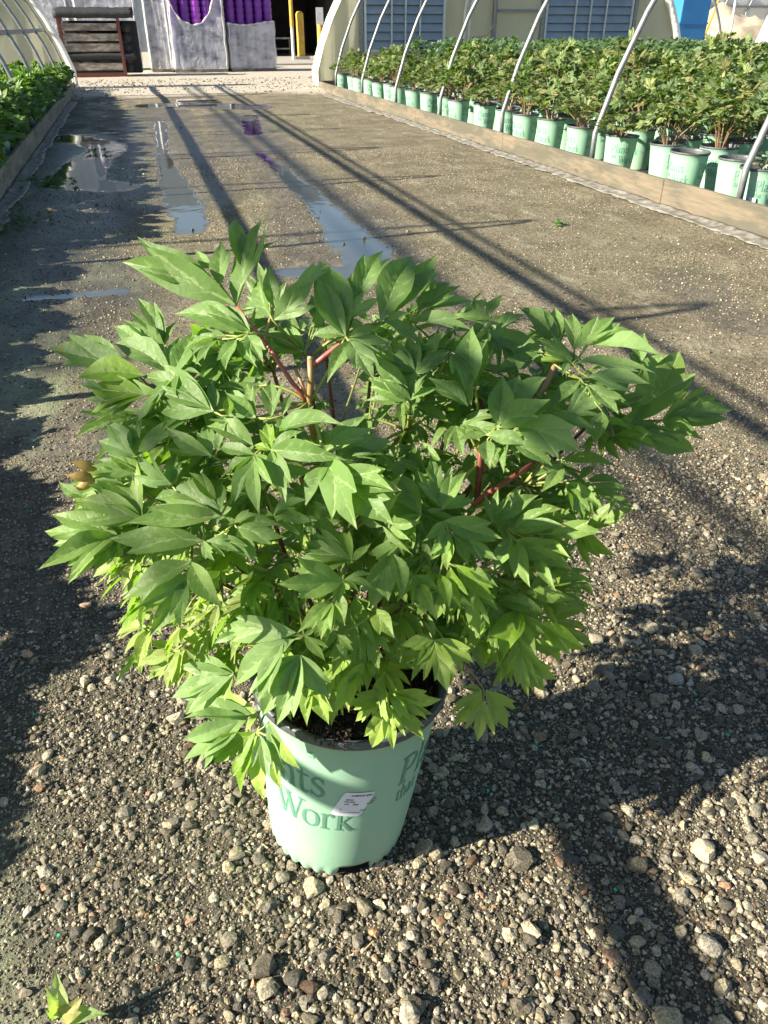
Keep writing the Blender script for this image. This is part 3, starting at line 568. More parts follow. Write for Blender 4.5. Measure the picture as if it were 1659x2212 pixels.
def make_peony():
    root = thing('potted_peony', 'large bushy peony in a mint green pot, alone on the gravel in the foreground', 'potted plant', tuple(POT))
    off = Vector((-POT[0], -POT[1], -POT[2]))
    fol = MB(); yel = MB(); stems = MB(); pet = MB()
    RIM = POT+np.array([.03, .005, .40])
    # main stems: from the soil up to nodes inside the canopy
    nodes = []; SR = np.array([.17, .045, .03]); SG = np.array([.24, .17, .05]); PKR = np.array([.36, .085, .075])
    def curve(a, b, lift, k=9, bow=None):
        t = np.linspace(0, 1, k)[:, None]; m = (a+b)/2+np.array([0, 0, lift])+(bow if bow is not None else 0); return (1-t)**2*a+2*t*(1-t)*m+t*t*b
    targets = [(668,775,.0),(705,770,.05),(590,800,.05),(1180,800,.06),(1060,1000,0),(1130,1050,.02),(560,1040,.0),(640,1010,.0),(880,930,0),(985,990,.0),(430,950,.03),(420,1130,0),(900,1130,0),(960,1180,-.02),(620,1200,0),(760,1150,0),(1080,1250,.03),(520,1340,0),(700,1370,.0),(880,1300,.0),(480,1260,.02),(1290,900,.08),(1000,800,.06),(800,820,.08)]
    for i, (x, y, d) in enumerate(targets):
        P = canopy_point(x, y, d+.1); ang = random.uniform(0, 2*pi); r0 = random.uniform(.01, .07)
        a = np.array([RIM[0]+r0*cos(ang)+(P[0]-RIM[0])*.12, RIM[1]+.02+r0*sin(ang), RIM[2]-.045])
        c = curve(a, P, random.uniform(.03, .09)); R = np.linspace(.0052, .0028, len(c)); cc = SR*(1-i % 3*.2)+SG*(i % 3*.2)
        stems.tube(c, R, 8, cc)
        for q in (.45, .62, .8, 1.0): nodes.append(c[int(q*(len(c)-1))])
    # the prominent pale cut stem and pink petioles in the gap above
    def px3(x, y, d=.02): return canopy_point(x, y, d)
    e0 = px3(680, 960, .06); e1 = px3(667, 870, .03); e2 = px3(670, 775, .0)
    stems.tube([e0, e1, (e1+e2)/2+np.array([.002, 0, 0]), e2], [.0045, .0046, .0042, .0044], 10, np.array([.30, .19, .07]))
    stems.tube([e2, e2+unit(e2-e1)*.003], [.004, .0036], 10, np.array([.5, .42, .25]))
    stems.tube([e1, px3(652, 830, .02), px3(638, 797, .02)], [.0034, .0027, .0026], 8, np.array([.34, .19, .08]))
    stems.tube([e1, px3(630, 825, .02), px3(575, 742, .03), px3(512, 662, .05)], [.0040, .0035, .0029, .0018], 10, PKR)
    stems.tube([px3(572, 735, .03), px3(580, 700, .03), px3(590, 665, .02)], [.0024, .0021, .0016], 8, np.array([.34, .22, .08]))
    stems.tube([px3(665, 800, .03), px3(700, 770, .02), px3(745, 735, .01), px3(800, 712, .0)], [.0038, .0036, .0030, .002], 10, PKR)
    stems.tube([px3(745, 735, .01), px3(785, 712, .01), px3(822, 698, .0)], [.003, .0028, .002], 8, np.array([.35, .33, .08]))
    stems.tube([px3(1150, 880, .03), px3(1180, 830, .03), px3(1200, 785, .02), px3(1230, 760, .02)], [.0045, .0042, .004, .003], 8, np.array([.30, .17, .10]))
    stems.tube([px3(1020, 1090, .02), px3(1080, 1050, .02), px3(1160, 995, .03)], [.0050, .0045, .0032], 8, SR*1.4)
    stems.tube([px3(1030, 1090, .04), px3(1040, 960, .04), px3(1052, 900, .04), px3(1035, 860, .05)], [.005, .0045, .004, .003], 8, SR)
    stems.tube([px3(655, 1008, -.01), px3(625, 992, -.02), px3(590, 973, -.03)], [.0038, .003, .002], 8, np.array([.36, .20, .08]))
    nodes += [e1, px3(1130, 1050, .05), px3(1040, 1000, .06)]
    NB = np.array(nodes)
    def petiole(P, col=None, r=.0022):
        d = np.linalg.norm(NB-P, axis=1); a = NB[int(np.argmin(d+(NB[:, 2] > P[2]+.04)*.3))]
        if np.linalg.norm(a-P) > .32: a = P+unit(a-P)*.32
        pet.tube(curve(P, a, random.uniform(-.01, .03), 7), np.linspace(r*.7, r*1.2, 7), 6, col if col is not None else np.array([.24, .27, .06])*random.uniform(.8, 1.2))
    def cluster(mb, hub, leaves, dd, ncol=''):
        r = ray(*hub); P = canopy_point(hub[0], hub[1], dd); outw = unit((P-CC)/CR)
        up = np.array([0, 0, 1.0]); n0 = unit(.52*up+.40*(-r)+.30*outw+.28*np.array(sdir)+RNG.normal(0, .2, 3))
        for (tx, ty, code, wd, bx, by, c) in leaves:
            n = unit(n0+RNG.normal(0, .22, 3)); rb = ray(bx, by)
            n_hub = n0 if np.dot(n0, -rb) > .45 else unit(n0-rb*.6)
            B = CP+rb*(np.dot(P-CP, n_hub)/np.dot(rb, n_hub)); dist = np.linalg.norm(P-CP); B = B if abs(np.linalg.norm(B-CP)-dist) < .14 else CP+rb*dist
            rt = ray(tx, ty); flat = np.linalg.norm(np.cross(rt, B-CP))
            for _ in range(8):
                T = CP+rt*(np.dot(B-CP, n)/min(np.dot(rt, n), -.05)); v = T-B
                if np.dot(n, -rt) > .42 and np.linalg.norm(v) < 1.5*flat+.005: break
                n = unit(n-rt*.35)
            k = np.linalg.norm(v)/max(flat, 1e-3)
            put_leaflet(mb, B+(-rb)*random.uniform(0, .006), v, n, ''.join(random.choice('SL') if (q == 'P' and random.random() < .28) else q for q in code), wd*.86/k**.45, leaf_col(B, c), random.uniform(.2, .6), random.uniform(.02, .09), random.uniform(-.02, .05), random.uniform(.01, .035))
            if np.linalg.norm(B-P) > .006:
                pet.tube([P, (P+B)/2-np.array([0, 0, .003]), B], [.0017, .0014, .0011], 5, np.array([.27, .34, .08]))
        return P
    for line in LEAVES.strip().splitlines():
        head, body = line.split(' : '); cr, hb = head.split(); ox, oy, s = CROP[cr]; hv = [float(q) for q in hb.split(',')]
        H = (ox+hv[0]*s, oy+hv[1]*s); ls = []
        for tk in body.split():
            q = tk.split(','); w_ = float(q[3]) if len(q) > 3 else 1.0
            bx, by = (float(q[4]), float(q[5])) if len(q) > 5 else (hv[0], hv[1]); c = q[6] if len(q) > 6 else ''
            ls.append((ox+float(q[0])*s, oy+float(q[1])*s, q[2], w_, ox+bx*s, oy+by*s, c))
        P = cluster(fol, H, ls, hv[2] if len(hv) > 2 else 0); petiole(P)
    # deeper foliage: compound leaves through the canopy's volume
    def compound(P, dirv, size, c=''):
        up = np.array([0, 0, 1.0]); X = unit(dirv); n = unit(up*.75+unit(P-CC)*.35+.3*np.array(sdir)+RNG.normal(0, .28, 3)); n = unit(n-X*np.dot(n, X)); Y = np.cross(n, X)
        for a, L, code in ((0, 1, random.choice(['LL', 'DL', 'LD', 'LS', 'DD'])), (.7, .85, random.choice(['SP', 'PP', 'PL', 'LP'])), (-.7, .85, random.choice(['PS', 'SP', 'LP', 'PL'])), (1.5, .7, 'PP'), (-1.5, .7, 'PP')):
            a += random.uniform(-.15, .15); v = (X*cos(a)+Y*sin(a))*size*L*random.uniform(.85, 1.1)
            B = P+X*(.012 if a == 0 else -.01*abs(a)); put_leaflet(fol, B, v-np.array([0, 0, .15*size]), n+RNG.normal(0, .15, 3), code, random.choice([.6, .7, .8]), leaf_col(P, c)*.95, random.uniform(.2, .5), .05, random.uniform(0, .1), .02)
        petiole(P)
    cnt = 0; tries = 0
    while cnt < 200 and tries < 6000:
        tries += 1; d = unit(RNG.normal(0, 1, 3)); rr = random.uniform(.42, .9); P = CC+CR*d*rr
        if P[2] < .47 and np.hypot(P[0]-RIM[0], P[1]-RIM[1]) < .1: continue
        x, y = proj(P)
        if not inside((x, y), SILH) or y > 1440: continue
        m = min(math.hypot(x-a, y-b)/c for a, b, c in GAPS)
        if m < 1.6: continue
        dv = np.array([d[0], d[1], d[2]*.3+.05])+RNG.normal(0, .35, 3); tx, ty = proj(P+unit(dv)*.08)
        if not inside((tx, ty), SILH): continue
        compound(P, dv, random.uniform(.062, .09), 'y' if (x < 560 and 1270 < y < 1450 and random.random() < .6) else ''); cnt += 1
    cnt = 0; tries = 0
    while cnt < 150 and tries < 5000:
        tries += 1; x, y = random.uniform(170, 1400), random.uniform(620, 1430)
        if not inside((x, y), SILH) or min(math.hypot(x-a, y-b)/c for a, b, c in GAPS) < 1.5: continue
        if math.hypot((x-800)/620, (y-1050)/430) > .92: continue
        P = canopy_point(x, y, random.uniform(.02, .16)); d = unit((P-CC)/CR)
        if P[2] < (.44 if x > 600 else .2): continue
        compound(P, np.array([d[0], d[1], d[2]*.2])+RNG.normal(0, .45, 3), random.uniform(.07, .095), 'y' if (x < 560 and 1270 < y < 1450 and random.random() < .6) else ''); cnt += 1
    for (xa, xb, ya, yb, n_, sz, cc, zr) in ((290, 560, 1260, 1430, 15, (.05, .07), 'y', .1), (470, 620, 1180, 1420, 9, (.06, .08), 'g', .2), (560, 930, 1340, 1470, 22, (.06, .08), '', .36), (960, 1180, 1250, 1420, 10, (.06, .08), '', .3)):
        for _ in range(n_):
            x, y = random.uniform(xa, xb), random.uniform(ya, yb); P = canopy_point(x, y, random.uniform(.0, .12)); d = unit((P-CC)/CR)
            if P[2] < zr or min(math.hypot(x-a, y-b)/c for a, b, c in GAPS) < 1: continue
            compound(P, np.array([d[0], d[1]-.2, -.35])+RNG.normal(0, .35, 3), random.uniform(*sz), cc if random.random() < .75 else 'g' if cc else '')
    f = fol.obj('foliage', M['leaf'], root, True, off); f['label'] = 'dense lobed peony leaves, dark green above and lighter green below'
    # the drooping yellow-green leaf beside the pot
    cr = CROP['K']; K = lambda a, b: (cr[0]+a*cr[2], cr[1]+b*cr[2])
    hub = K(1470, 805); P = cluster(yel, hub, [(*K(1240,1085),'SD',1.1,*K(1455,810),'y'), (*K(1300,790),'PP',1,*K(1455,810),'y'), (*K(1430,1210),'LL',1.15,*K(1475,900),'y'), (*K(1655,1110),'DS',1.1,*K(1490,810),'y')], -.02)
    q = px3(*K(1280, 580), .03); pet_y = MB(); pet_y.tube(curve(P, q, .01), np.linspace(.0016, .002, 9), 6, np.array([.3, .22, .1]))
    fy = yel.obj('yellowing_leaf', M['leaf'], root, True, off); fy['label'] = 'yellowish green lobed leaf hanging over the gravel beside the pot'
    pet_y.obj('leaf_stalk', M['stem'], fy, True)
    stems.obj('stem', M['stem'], root, True, off)['label'] = 'reddish brown and tan peony stems rising from the soil'
    pet.obj('leaf_stalk', M['stem'], root, True, off)
    # brown seed pod at the left
    sp = MB(); base = canopy_point(185, 1030, .04)
    for (dx, dz, ax) in ((.004, .018, .5), (-.006, .002, .2), (-.002, -.012, -.5)):
        prof = [(0, -.016), (.005, -.013), (.0075, -.006), (.0085, .002), (.006, .009), (.003, .015), (.001, .020)]; V = []; n = 14
        for r_, z_ in prof:
            for j in range(n):
                t = 2*pi*j/n; x_, y_, zz = r_*cos(t), r_*sin(t)*.8, z_; V.append(base+np.array([dx, 0, dz])+np.array([-(zz*cos(ax))+x_*sin(ax), y_, zz*sin(ax)+x_*cos(ax)]))
        sp.add(V, [(i*n+j, i*n+(j+1) % n, (i+1)*n+(j+1) % n, (i+1)*n+j) for i in range(len(prof)-1) for j in range(n)], np.array([.55, .36, .10]))
    sp.obj('seed_pod', M['stem'], root, True, off)['label'] = 'furry golden brown seed pod'
    return root

# ---------------------------------------------------------------- lettering as strokes
def stroke(pts, wd): return (np.array(pts, float), wd)
def bez(p, n=8):
    P = np.array(p, float); k = len(P)                      # Catmull-Rom through the points
    Q = np.vstack([2*P[0]-P[1], P, 2*P[-1]-P[-2]]); out = []
    for i in range(1, k):
        for t in np.linspace(0, 1, n, endpoint=False):
            a, b, c, d = Q[i-1], Q[i], Q[i+1], Q[i+2]; out.append(.5*((2*b)+(-a+c)*t+(2*a-5*b+4*c-d)*t*t+(-a+3*b-3*c+d)*t**3))
    out.append(P[-1]); return np.array(out)
GL = {
 'P': (.58, [([(.14,0),(.14,.72)], [.10,.10],0), ([(.02,.015),(.28,.015)],[.03,.03],0), ([(.02,.705),(.2,.705)],[.03,.03],0), ([(.14,.705),(.36,.69),(.50,.54),(.38,.36),(.18,.34)],[.03,.06,.11,.06,.02],1)]),
 'l': (.26, [([(.13,0),(.13,.76)],[.09,.09],0), ([(.02,.015),(.25,.015)],[.03,.03],0), ([(.03,.73),(.14,.76)],[.03,.03],0)]),
 'a': (.46, [([(.07,.38),(.14,.46),(.26,.46),(.31,.36),(.31,.1),(.37,.01),(.44,.05)],[.07,.04,.05,.09,.09,.05,.02],1), ([(.31,.28),(.14,.22),(.07,.11),(.15,.01),(.31,.10)],[.02,.04,.09,.04,.02],1)]),
 'n': (.54, [([(.12,0),(.12,.46)],[.09,.09],0), ([(.02,.44),(.12,.47)],[.03,.03],0), ([(.02,.015),(.22,.015)],[.03,.03],0), ([(.12,.36),(.24,.47),(.38,.44),(.42,.32),(.42,0)],[.02,.05,.08,.09,.09],1), ([(.32,.015),(.52,.015)],[.03,.03],0)]),
 't': (.34, [([(.14,.60),(.14,.12),(.20,.01),(.33,.06)],[.03,.09,.07,.02],1), ([(.02,.455),(.31,.455)],[.03,.03],0)]),
 's': (.38, [([(.32,.38),(.22,.47),(.10,.43),(.09,.33),(.20,.25),(.31,.17),(.30,.05),(.18,0),(.05,.09)],[.02,.03,.05,.08,.09,.08,.05,.03,.02],1), ([(.32,.47),(.32,.34)],[.02,.02],0), ([(.05,0),(.05,.14)],[.02,.02],0)]),
 'h': (.54, [([(.12,0),(.12,.76)],[.09,.09],0), ([(.02,.74),(.12,.76)],[.03,.03],0), ([(.02,.015),(.22,.015)],[.03,.03],0), ([(.12,.36),(.24,.47),(.38,.44),(.42,.32),(.42,0)],[.02,.05,.08,.09,.09],1), ([(.32,.015),(.52,.015)],[.03,.03],0)]),
 'W': (.88, [([(.12,.72),(.32,0)],[.11,.11],0), ([(.32,0),(.50,.66)],[.035,.035],0), ([(.44,.72),(.66,0)],[.11,.11],0), ([(.66,0),(.88,.72)],[.035,.035],0), ([(.0,.705),(.24,.705)],[.03,.03],0), ([(.34,.705),(.56,.705)],[.03,.03],0), ([(.78,.705),(.98,.705)],[.03,.03],0)]),
 'o': (.50, [([(.25,.475),(.10,.40),(.06,.235),(.10,.07),(.25,-.005),(.40,.07),(.44,.235),(.40,.40),(.25,.475)],[.03,.07,.10,.07,.03,.07,.10,.07,.03],1)]),
 'r': (.38, [([(.12,0),(.12,.46)],[.09,.09],0), ([(.02,.44),(.12,.47)],[.03,.03],0), ([(.02,.015),(.24,.015)],[.03,.03],0), ([(.12,.34),(.20,.45),(.30,.46),(.34,.40)],[.03,.04,.06,.08],1)]),
 'k': (.54, [([(.12,0),(.12,.76)],[.09,.09],0), ([(.02,.74),(.12,.76)],[.03,.03],0), ([(.02,.015),(.22,.015)],[.03,.03],0), ([(.14,.19),(.38,.44)],[.03,.03],0), ([(.28,.455),(.47,.455)],[.03,.03],0), ([(.20,.25),(.42,0)],[.09,.10],0), ([(.36,.015),(.54,.015)],[.03,.03],0)])}
def text_strokes(txt, sx, sy, x0, y0):
    res = []
    for ch in txt:
        adv, st = GL[ch]
        for pts, wd, sm in st:
            if sm: q = bez(pts); ww = np.interp(np.linspace(0, 1, len(q)), np.linspace(0, 1, len(wd)), wd)
            else: t = np.linspace(0, 1, 6)[:, None]; q = np.array(pts[0])*(1-t)+np.array(pts[1])*t; ww = np.full(6, wd[0])
            T = np.gradient(q, axis=0); T /= np.linalg.norm(T, axis=1)[:, None]+1e-9; N = np.stack([-T[:, 1], T[:, 0]], 1)
            a = q+N*ww[:, None]/2; b = q-N*ww[:, None]/2
            res.append((np.stack([x0+a[:, 0]*sx, y0+a[:, 1]*sy], 1), np.stack([x0+b[:, 0]*sx, y0+b[:, 1]*sy], 1)))
        x0 += adv*sx
    return res
PH = .425; PR0, PR1 = .140, .173                              # pot height, base and top radius
def pot_r(z): return PR0+(PR1-PR0)*z/PH
def logo_mesh(angle0, extra_small_s=False):
    mb = MB()
    strokes = text_strokes('Plants', .073, .108, 0, PH*.61) + text_strokes('that', .032, .058, .004, PH*.49) + text_strokes('Work', .070, .098, .083, PH*.385)
    for dz, du, off, mi in ((-.0022, .0018, .0004, 1), (0, 0, .0009, 0)):
        for a, b in strokes:
            V = []
            for q in (a, b):
                for u_, z_ in q+np.array([du, dz]):
                    R = pot_r(z_)+off; t = angle0+u_/.152; V.append((R*cos(t), R*sin(t), z_))
            n = len(a); mb.add(V, [(i, n+i, n+i+1, i+1) for i in range(n-1)], (1, 1, 1, 0), mi)
    return mb
def pot_shell(n=96, scallop=True):
    body = MB(); inner = MB()
    prof = [(PR0-.004, .0), (PR0, .004), (PR0+.0015, .02)] + [(pot_r(z), z) for z in np.linspace(.04, PH-.03, 9)] + [(PR1-.001, PH-.028), (PR1+.003, PH-.024), (PR1+.004, PH-.019)]
    def zf(i, t):
        if i > 1: return .012 if i == 2 and scallop else 0
        s = .012*(.5+.5*sin(t*34))**2; q = abs(((t-radians(271)+pi) % (2*pi))-pi); q2 = min(abs(((t*6/(2*pi)) % 1)-.5)*2*pi/6, 9)
        return (s if q > .22 else .030)*(1 if scallop else 0)
    body.lathe(prof, n, zf=zf)
    rim = [(PR1+.004, PH-.019), (PR1+.0075, PH-.016), (PR1+.009, PH-.003), (PR1+.0065, PH+.002), (PR1+.001, PH+.001), (PR1-.004, PH-.004), (PR1-.006, PH-.02), (pot_r(.2)-.006, .2), (pot_r(.1)-.006, .1)]
    inner.lathe(rim, n); return body, inner
def soil_mesh(zs, R, n=40, amp=.012):
    mb = MB(); V = [(0, 0, zs+amp)]; rr = np.linspace(0, R, 14)[1:]
    for r in rr:
        for j in range(n): t = 2*pi*j/n; V.append((r*cos(t), r*sin(t), zs+random.uniform(-amp, amp)*.6+amp*.5*(1-r/R)))
    F = [(0, 1+j, 1+(j+1) % n) for j in range(n)]+[(1+i*n+j, 1+(i+1)*n+j, 1+(i+1)*n+(j+1) % n, 1+i*n+(j+1) % n) for i in range(len(rr)-1) for j in range(n)]
    mb.add(V, F); return mb
def hero_pot(root):
    body, inner = pot_shell(192)
    tilt = (0.02, radians(5), 0)
    b = body.obj('pot', M['pot'], root, True); b.rotation_euler = tilt; b.location[2] = .010
    inner.obj('pot_rim', M['pot_in'], b, True)
    view = math.atan2(-POT[1], -POT[0])                       # direction from the pot towards the camera
    for deg, sm in ((-86, True), (33, False), (153, False)):
        o = logo_mesh(view+radians(deg), sm).obj('printed_lettering', [M['ink'], M['ink_soft']], b); o['label'] = 'dark green serif lettering printed on the pot'
        if sm:
            q_ = MB()
            for a_, b_ in text_strokes('s', .028, .034, .158, PH*.85):
                V = [((pot_r(z_)+.0009)*cos(view+radians(deg)+u_/.152), (pot_r(z_)+.0009)*sin(view+radians(deg)+u_/.152), z_) for qq in (a_, b_) for u_, z_ in qq]; n_ = len(a_); q_.add(V, [(i, n_+i, n_+i+1, i+1) for i in range(n_-1)])
            q_.obj('small_print', M['ink'], b)
    # white care sticker, rounded corners, slightly askew
    st = MB(); pr = MB(); W_, H_ = .053, .070; c0 = (.004, .245); sk = radians(-8)
    def lab(u, v, off):
        x = u*cos(sk)-v*sin(sk)+v*.18; y = u*sin(sk)+v*cos(sk); z_ = c0[1]+y; R = pot_r(z_)+off; t = view+(c0[0]+x)/.152+radians(1); return (R*cos(t), R*sin(t), z_)
    gx = np.linspace(-1, 1, 13); V = []; idx = {}
    def rnd(a, b):
        r = .2; ax, by = abs(a), abs(b)
        if ax > 1-r and by > 1-r:
            L = math.hypot(ax-1+r, by-1+r)
            if L > r: ax = 1-r+(ax-1+r)*r/L; by = 1-r+(by-1+r)*r/L
        return math.copysign(ax, a), math.copysign(by, b)
    for a in gx:
        for b_ in gx: x, y = rnd(a, b_); V.append(lab(x*W_/2, y*H_/2, .0016))
    st.add(V, [(i*13+j, (i+1)*13+j, (i+1)*13+j+1, i*13+j+1) for i in range(12) for j in range(12)])
    s_ = st.obj('sticker', M['sticker'], b); s_['label'] = 'small white square sticker with tiny print'
    rs = random.Random(3)
    for (v_, u0, u1, h) in ((.40, -.22, .18, .05), (.40, .24, .42, .05), (.22, -.32, -.08, .035), (.13, -.34, 0, .035), (.13, .55, .68, .035), (.03, -.28, -.12, .035), (.03, .0, .18, .04), (.05, .45, .68, .035), (.21, .58, .68, .03), (-.32, -.28, .42, .022), (-.22, .36, .56, .035), (-.22, -.3, -.24, .03)):
        u = u0
        while u < u1:
            w_ = rs.uniform(.015, .035); q = [lab(u*W_, (v_-h)*H_, .0021), lab((u+w_)*W_, (v_-h)*H_, .0021), lab((u+w_)*W_, (v_+h*.3)*H_, .0021), lab(u*W_, (v_+h*.3)*H_, .0021)]
            pr.add(q, [(0, 1, 2, 3)]); u += w_+rs.choice([.008, .008, .02])
    pr.obj('sticker_print', M['print'], s_)
    so = soil_mesh(PH-.045, PR1-.012, 60, .012); s = so.obj('soil', M['soil'], b, False)
    ch = MB()
    for _ in range(800):
        t = random.uniform(0, 2*pi); r = (PR1-.012)*sqrt(random.random()); p = np.array([r*cos(t), r*sin(t), PH-.036+random.uniform(-.006, .01)]); a = unit(RNG.normal(0, 1, 3)*np.array([1, 1, .5])); q = unit(np.cross(a, RNG.normal(0, 1, 3)))
        L = random.uniform(.003, .011); w_ = random.uniform(.0008, .003); c = random.choice([(.03, .016, .008), (.05, .028, .012), (.16, .085, .035), (.22, .12, .05), (.02, .012, .008), (.015, .009, .006), (.03, .016, .01)]); n = np.cross(a, q)*.0008
        ch.add([p-a*L-q*w_, p+a*L-q*w_, p+a*L+q*w_*.6, p-a*L*.8+q*w_, p-a*L*.2+n*2], [(0, 1, 4), (1, 2, 4), (2, 3, 4), (3, 0, 4)], (*c, 0))
    ch.obj('bark_chips', M['chip'], s)['kind'] = 'stuff'
    rt = MB()                                                 # dark rootlets and peat spilling over the rim
    for i in range(14):
        t = view+radians(random.gauss(-14, 5)); a = np.array([(PR1-.015)*cos(t), (PR1-.015)*sin(t), PH-.03]); m = np.array([(PR1+.008)*cos(t), (PR1+.008)*sin(t), PH+.004]); t2 = t+random.uniform(-.06, .06); zt = PH-random.uniform(-.002, .018)
        e = np.array([(PR1+.010)*cos(t2), (PR1+.010)*sin(t2), zt]); rt.tube(bez([a, m, e], 4), random.uniform(.0004, .0009), 5, np.array([.03, .015, .008])*random.uniform(.6, 2.2))
    for i in range(120):
        t = view+radians(random.gauss(-13, 6)); r = PR1+random.uniform(-.02, .005); p = np.array([r*cos(t), r*sin(t), PH+random.uniform(-.01, .008)]); d = RNG.normal(0, 1, (4, 3))*.004
        rt.add(p+d, [(0, 1, 2), (0, 2, 3), (0, 3, 1), (1, 3, 2)], (.02, .011, .007, 0))
    rt.obj('rootlets', M['chip'], s)
hero = make_peony(); hero_pot(hero)

# ---------------------------------------------------------------- greenhouses
XF = 10.6; POST = .45; RISE = 4.1; RAD = ((XF/2)**2+RISE**2)/(2*RISE)
def arch(n=26, xf=XF):
    """points (dx, z) from the near foot over the ridge to the far foot"""
    pts = [(0, .12), (0, POST)]; cz = POST+RISE-RAD; a0 = math.asin((POST-cz)/RAD)
    for t in np.linspace(a0, pi-a0, n)[1:]: pts.append((xf/2-RAD*cos(t), cz+RAD*sin(t)))
    return pts+[(xf, .12)]
def arch_z(dx):
    cz = POST+RISE-RAD; return cz+sqrt(max(RAD*RAD-(dx-XF/2)**2, 0))
def boards(root, x, y0, y1, mat, side, h=.235):
    y = y0
    while y < y1-.1:
        e = min(y+3.66, y1); mb = MB(); t = random.uniform(-.006, .006)
        mb.box((x if side > 0 else x-.04, y+.004, -.05), (x+.04 if side > 0 else x, e-.004, h+t)); o = mb.obj('base_board', mat, root); bevel(o, .004)
        y = e
def hoops(root, x, ys, sgn):
    A = arch()
    for y in ys:
        mb = MB(); mb.tube([(x+sgn*a, y, z) for a, z in A], .029, 10); o = mb.obj('hoop', M['steel'], root, True)
def film_panel(mb, x, sgn, a, b, Y, zlo=0.0, zhi=None, th=.03, n=14):
    xs = np.linspace(a, b, n); V = []; nn = len(xs)
    for yy in (Y, Y+th):
        for q in xs:
            wob = .012*sin(q*9)*(1 if yy == Y else 1); V.append((x+sgn*q, yy+wob, zlo)); V.append((x+sgn*q, yy+wob, max(zlo+.02, zhi if zhi is not None else arch_z(q)-.02)))
    F = []
    for i in range(nn-1):
        F += [(2*i, 2*i+2, 2*i+3, 2*i+1), (2*nn+2*i, 2*nn+2*i+1, 2*nn+2*i+3, 2*nn+2*i+2)]
        F += [(2*i+1, 2*i+3, 2*nn+2*i+3, 2*nn+2*i+1)]
    mb.add(V, F)
def louver(root, x0, x1, z0, z1, Y):
    fr = MB(); t = .06
    for a, b in (((x0, Y-.08, z0), (x0+t, Y, z1)), ((x1-t, Y-.08, z0), (x1, Y, z1)), ((x0+t, Y-.08, z0), (x1-t, Y-.002, z0+t)), ((x0+t, Y-.08, z1-t), (x1-t, Y-.002, z1))): fr.box(a, b)
    f = fr.obj('shutter_frame', M['steel_white'], root); 
    n = int((z1-z0-.12)/.19); sl = MB()
    for i in range(n):
        z = z0+t+.01+i*.19; sl.add([(x0+t, Y-.075, z), (x1-t, Y-.075, z), (x1-t, Y-.02, z+.178), (x0+t, Y-.02, z+.178), (x0+t, Y-.012, z+.178), (x1-t, Y-.012, z+.178), (x1-t, Y-.065, z-.008), (x0+t, Y-.065, z-.008)], [(0,1,2,3),(3,2,5,4),(4,5,6,7),(7,6,1,0)])
    o = sl.obj('slats', M['louver'], f)
    bk = MB(); bk.box((x0+t, Y-.008, z0+t), (x1-t, Y+.01, z1-t)); bk.obj('shutter_backing', M['louver_dark'], f)
    m = MB()
    for q in (.33, .5, .68): xx = x0+(x1-x0)*q; m.box((xx-.018, Y-.115, z0), (xx+.018, Y-.082, z1))
    m.obj('shutter_bars', M['steel_white'], f)

# right-hand greenhouse frame
ghr = thing('open_greenhouse', 'bare steel hoop greenhouse frame on the right over the rows of green pots', 'greenhouse', (XR, 22.2, 0))
O = lambda r: Vector((-r.location[0], -r.location[1], -r.location[2]))
def reparent(r):
    for ch in r.children: ch.location = O(r)
boards(ghr, XR, 2.9, 22.15, M['board'], 1)
hoops(ghr, XR+.115, [3.21+2.44*k for k in range(8)], 1)
lb = MB(); lb.box((XR, 22.11, -.05), (XR+XF+.1, 22.15, .22)); lb.obj('base_board', M['board'], ghr)
ew = MB(); Y_ = 22.2
for a, b, zl, zh in ((.05, 1.33, 0, None), (1.33, 3.43, 0, .86), (1.33, 3.43, 3.1, None), (3.43, 4.85, 0, None), (4.85, 6.30, 0, None), (6.30, 8.85, 0, .86), (6.30, 8.85, 3.1, None), (8.85, 10.55, 0, None)):
    film_panel(ew, XR, 1, a+.003, b-.003, Y_, zl, zh)
e_ = ew.obj('end_wall', M['film'], ghr); e_['label'] = 'cream plastic end wall with two louvered shutters'
louver(e_, XR+1.30, XR+3.46, .84, 3.12, Y_-.01); louver(e_, XR+6.27, XR+8.88, .84, 3.12, Y_-.01)
m = MB()
for x_ in (XR+1.22, XR+4.83, XR+6.2, XR+8.95): m = MB(); m.box((x_-.05, Y_-.1, 0), (x_+.05, Y_-.02, 3.9)); m.obj('wall_post', M['steel'], ghr)
m = MB(); m.box((XR+4.90, Y_-.09, 1.72), (XR+6.14, Y_-.03, 1.78)); m.obj('cross_bar', M['steel'], ghr); m = MB(); m.box((XR+4.90, Y_-.09, 2.6), (XR+6.14, Y_-.03, 2.66))
m.obj('cross_bar', M['steel'], ghr)
m = MB(); m.tube([(XR+3.95, Y_-.2, .1), (XR+3.95, Y_-.2, 1.7), (XR+4.1, Y_-.2, 2.5), (XR+4.35, Y_-.2, 3.3)], .04, 10); m.tube([(XR+4.08, Y_-.2, .1), (XR+4.08, Y_-.2, 1.6), (XR+4.22, Y_-.2, 2.3), (XR+4.45, Y_-.2, 3.2)], .04, 10); m.obj('water_pipe', M['white_paint'], ghr, True)
m = MB(); m.tube(bez([(XR+4.15, Y_-.25, 1.15), (XR+4.5, Y_-.25, 1.2), (XR+4.75, Y_-.25, 1.5), (XR+4.7, Y_-.25, 2.1), (XR+4.5, Y_-.25, 2.5)], 6), .02, 8); m.obj('hose', M['concrete'], ghr, True)
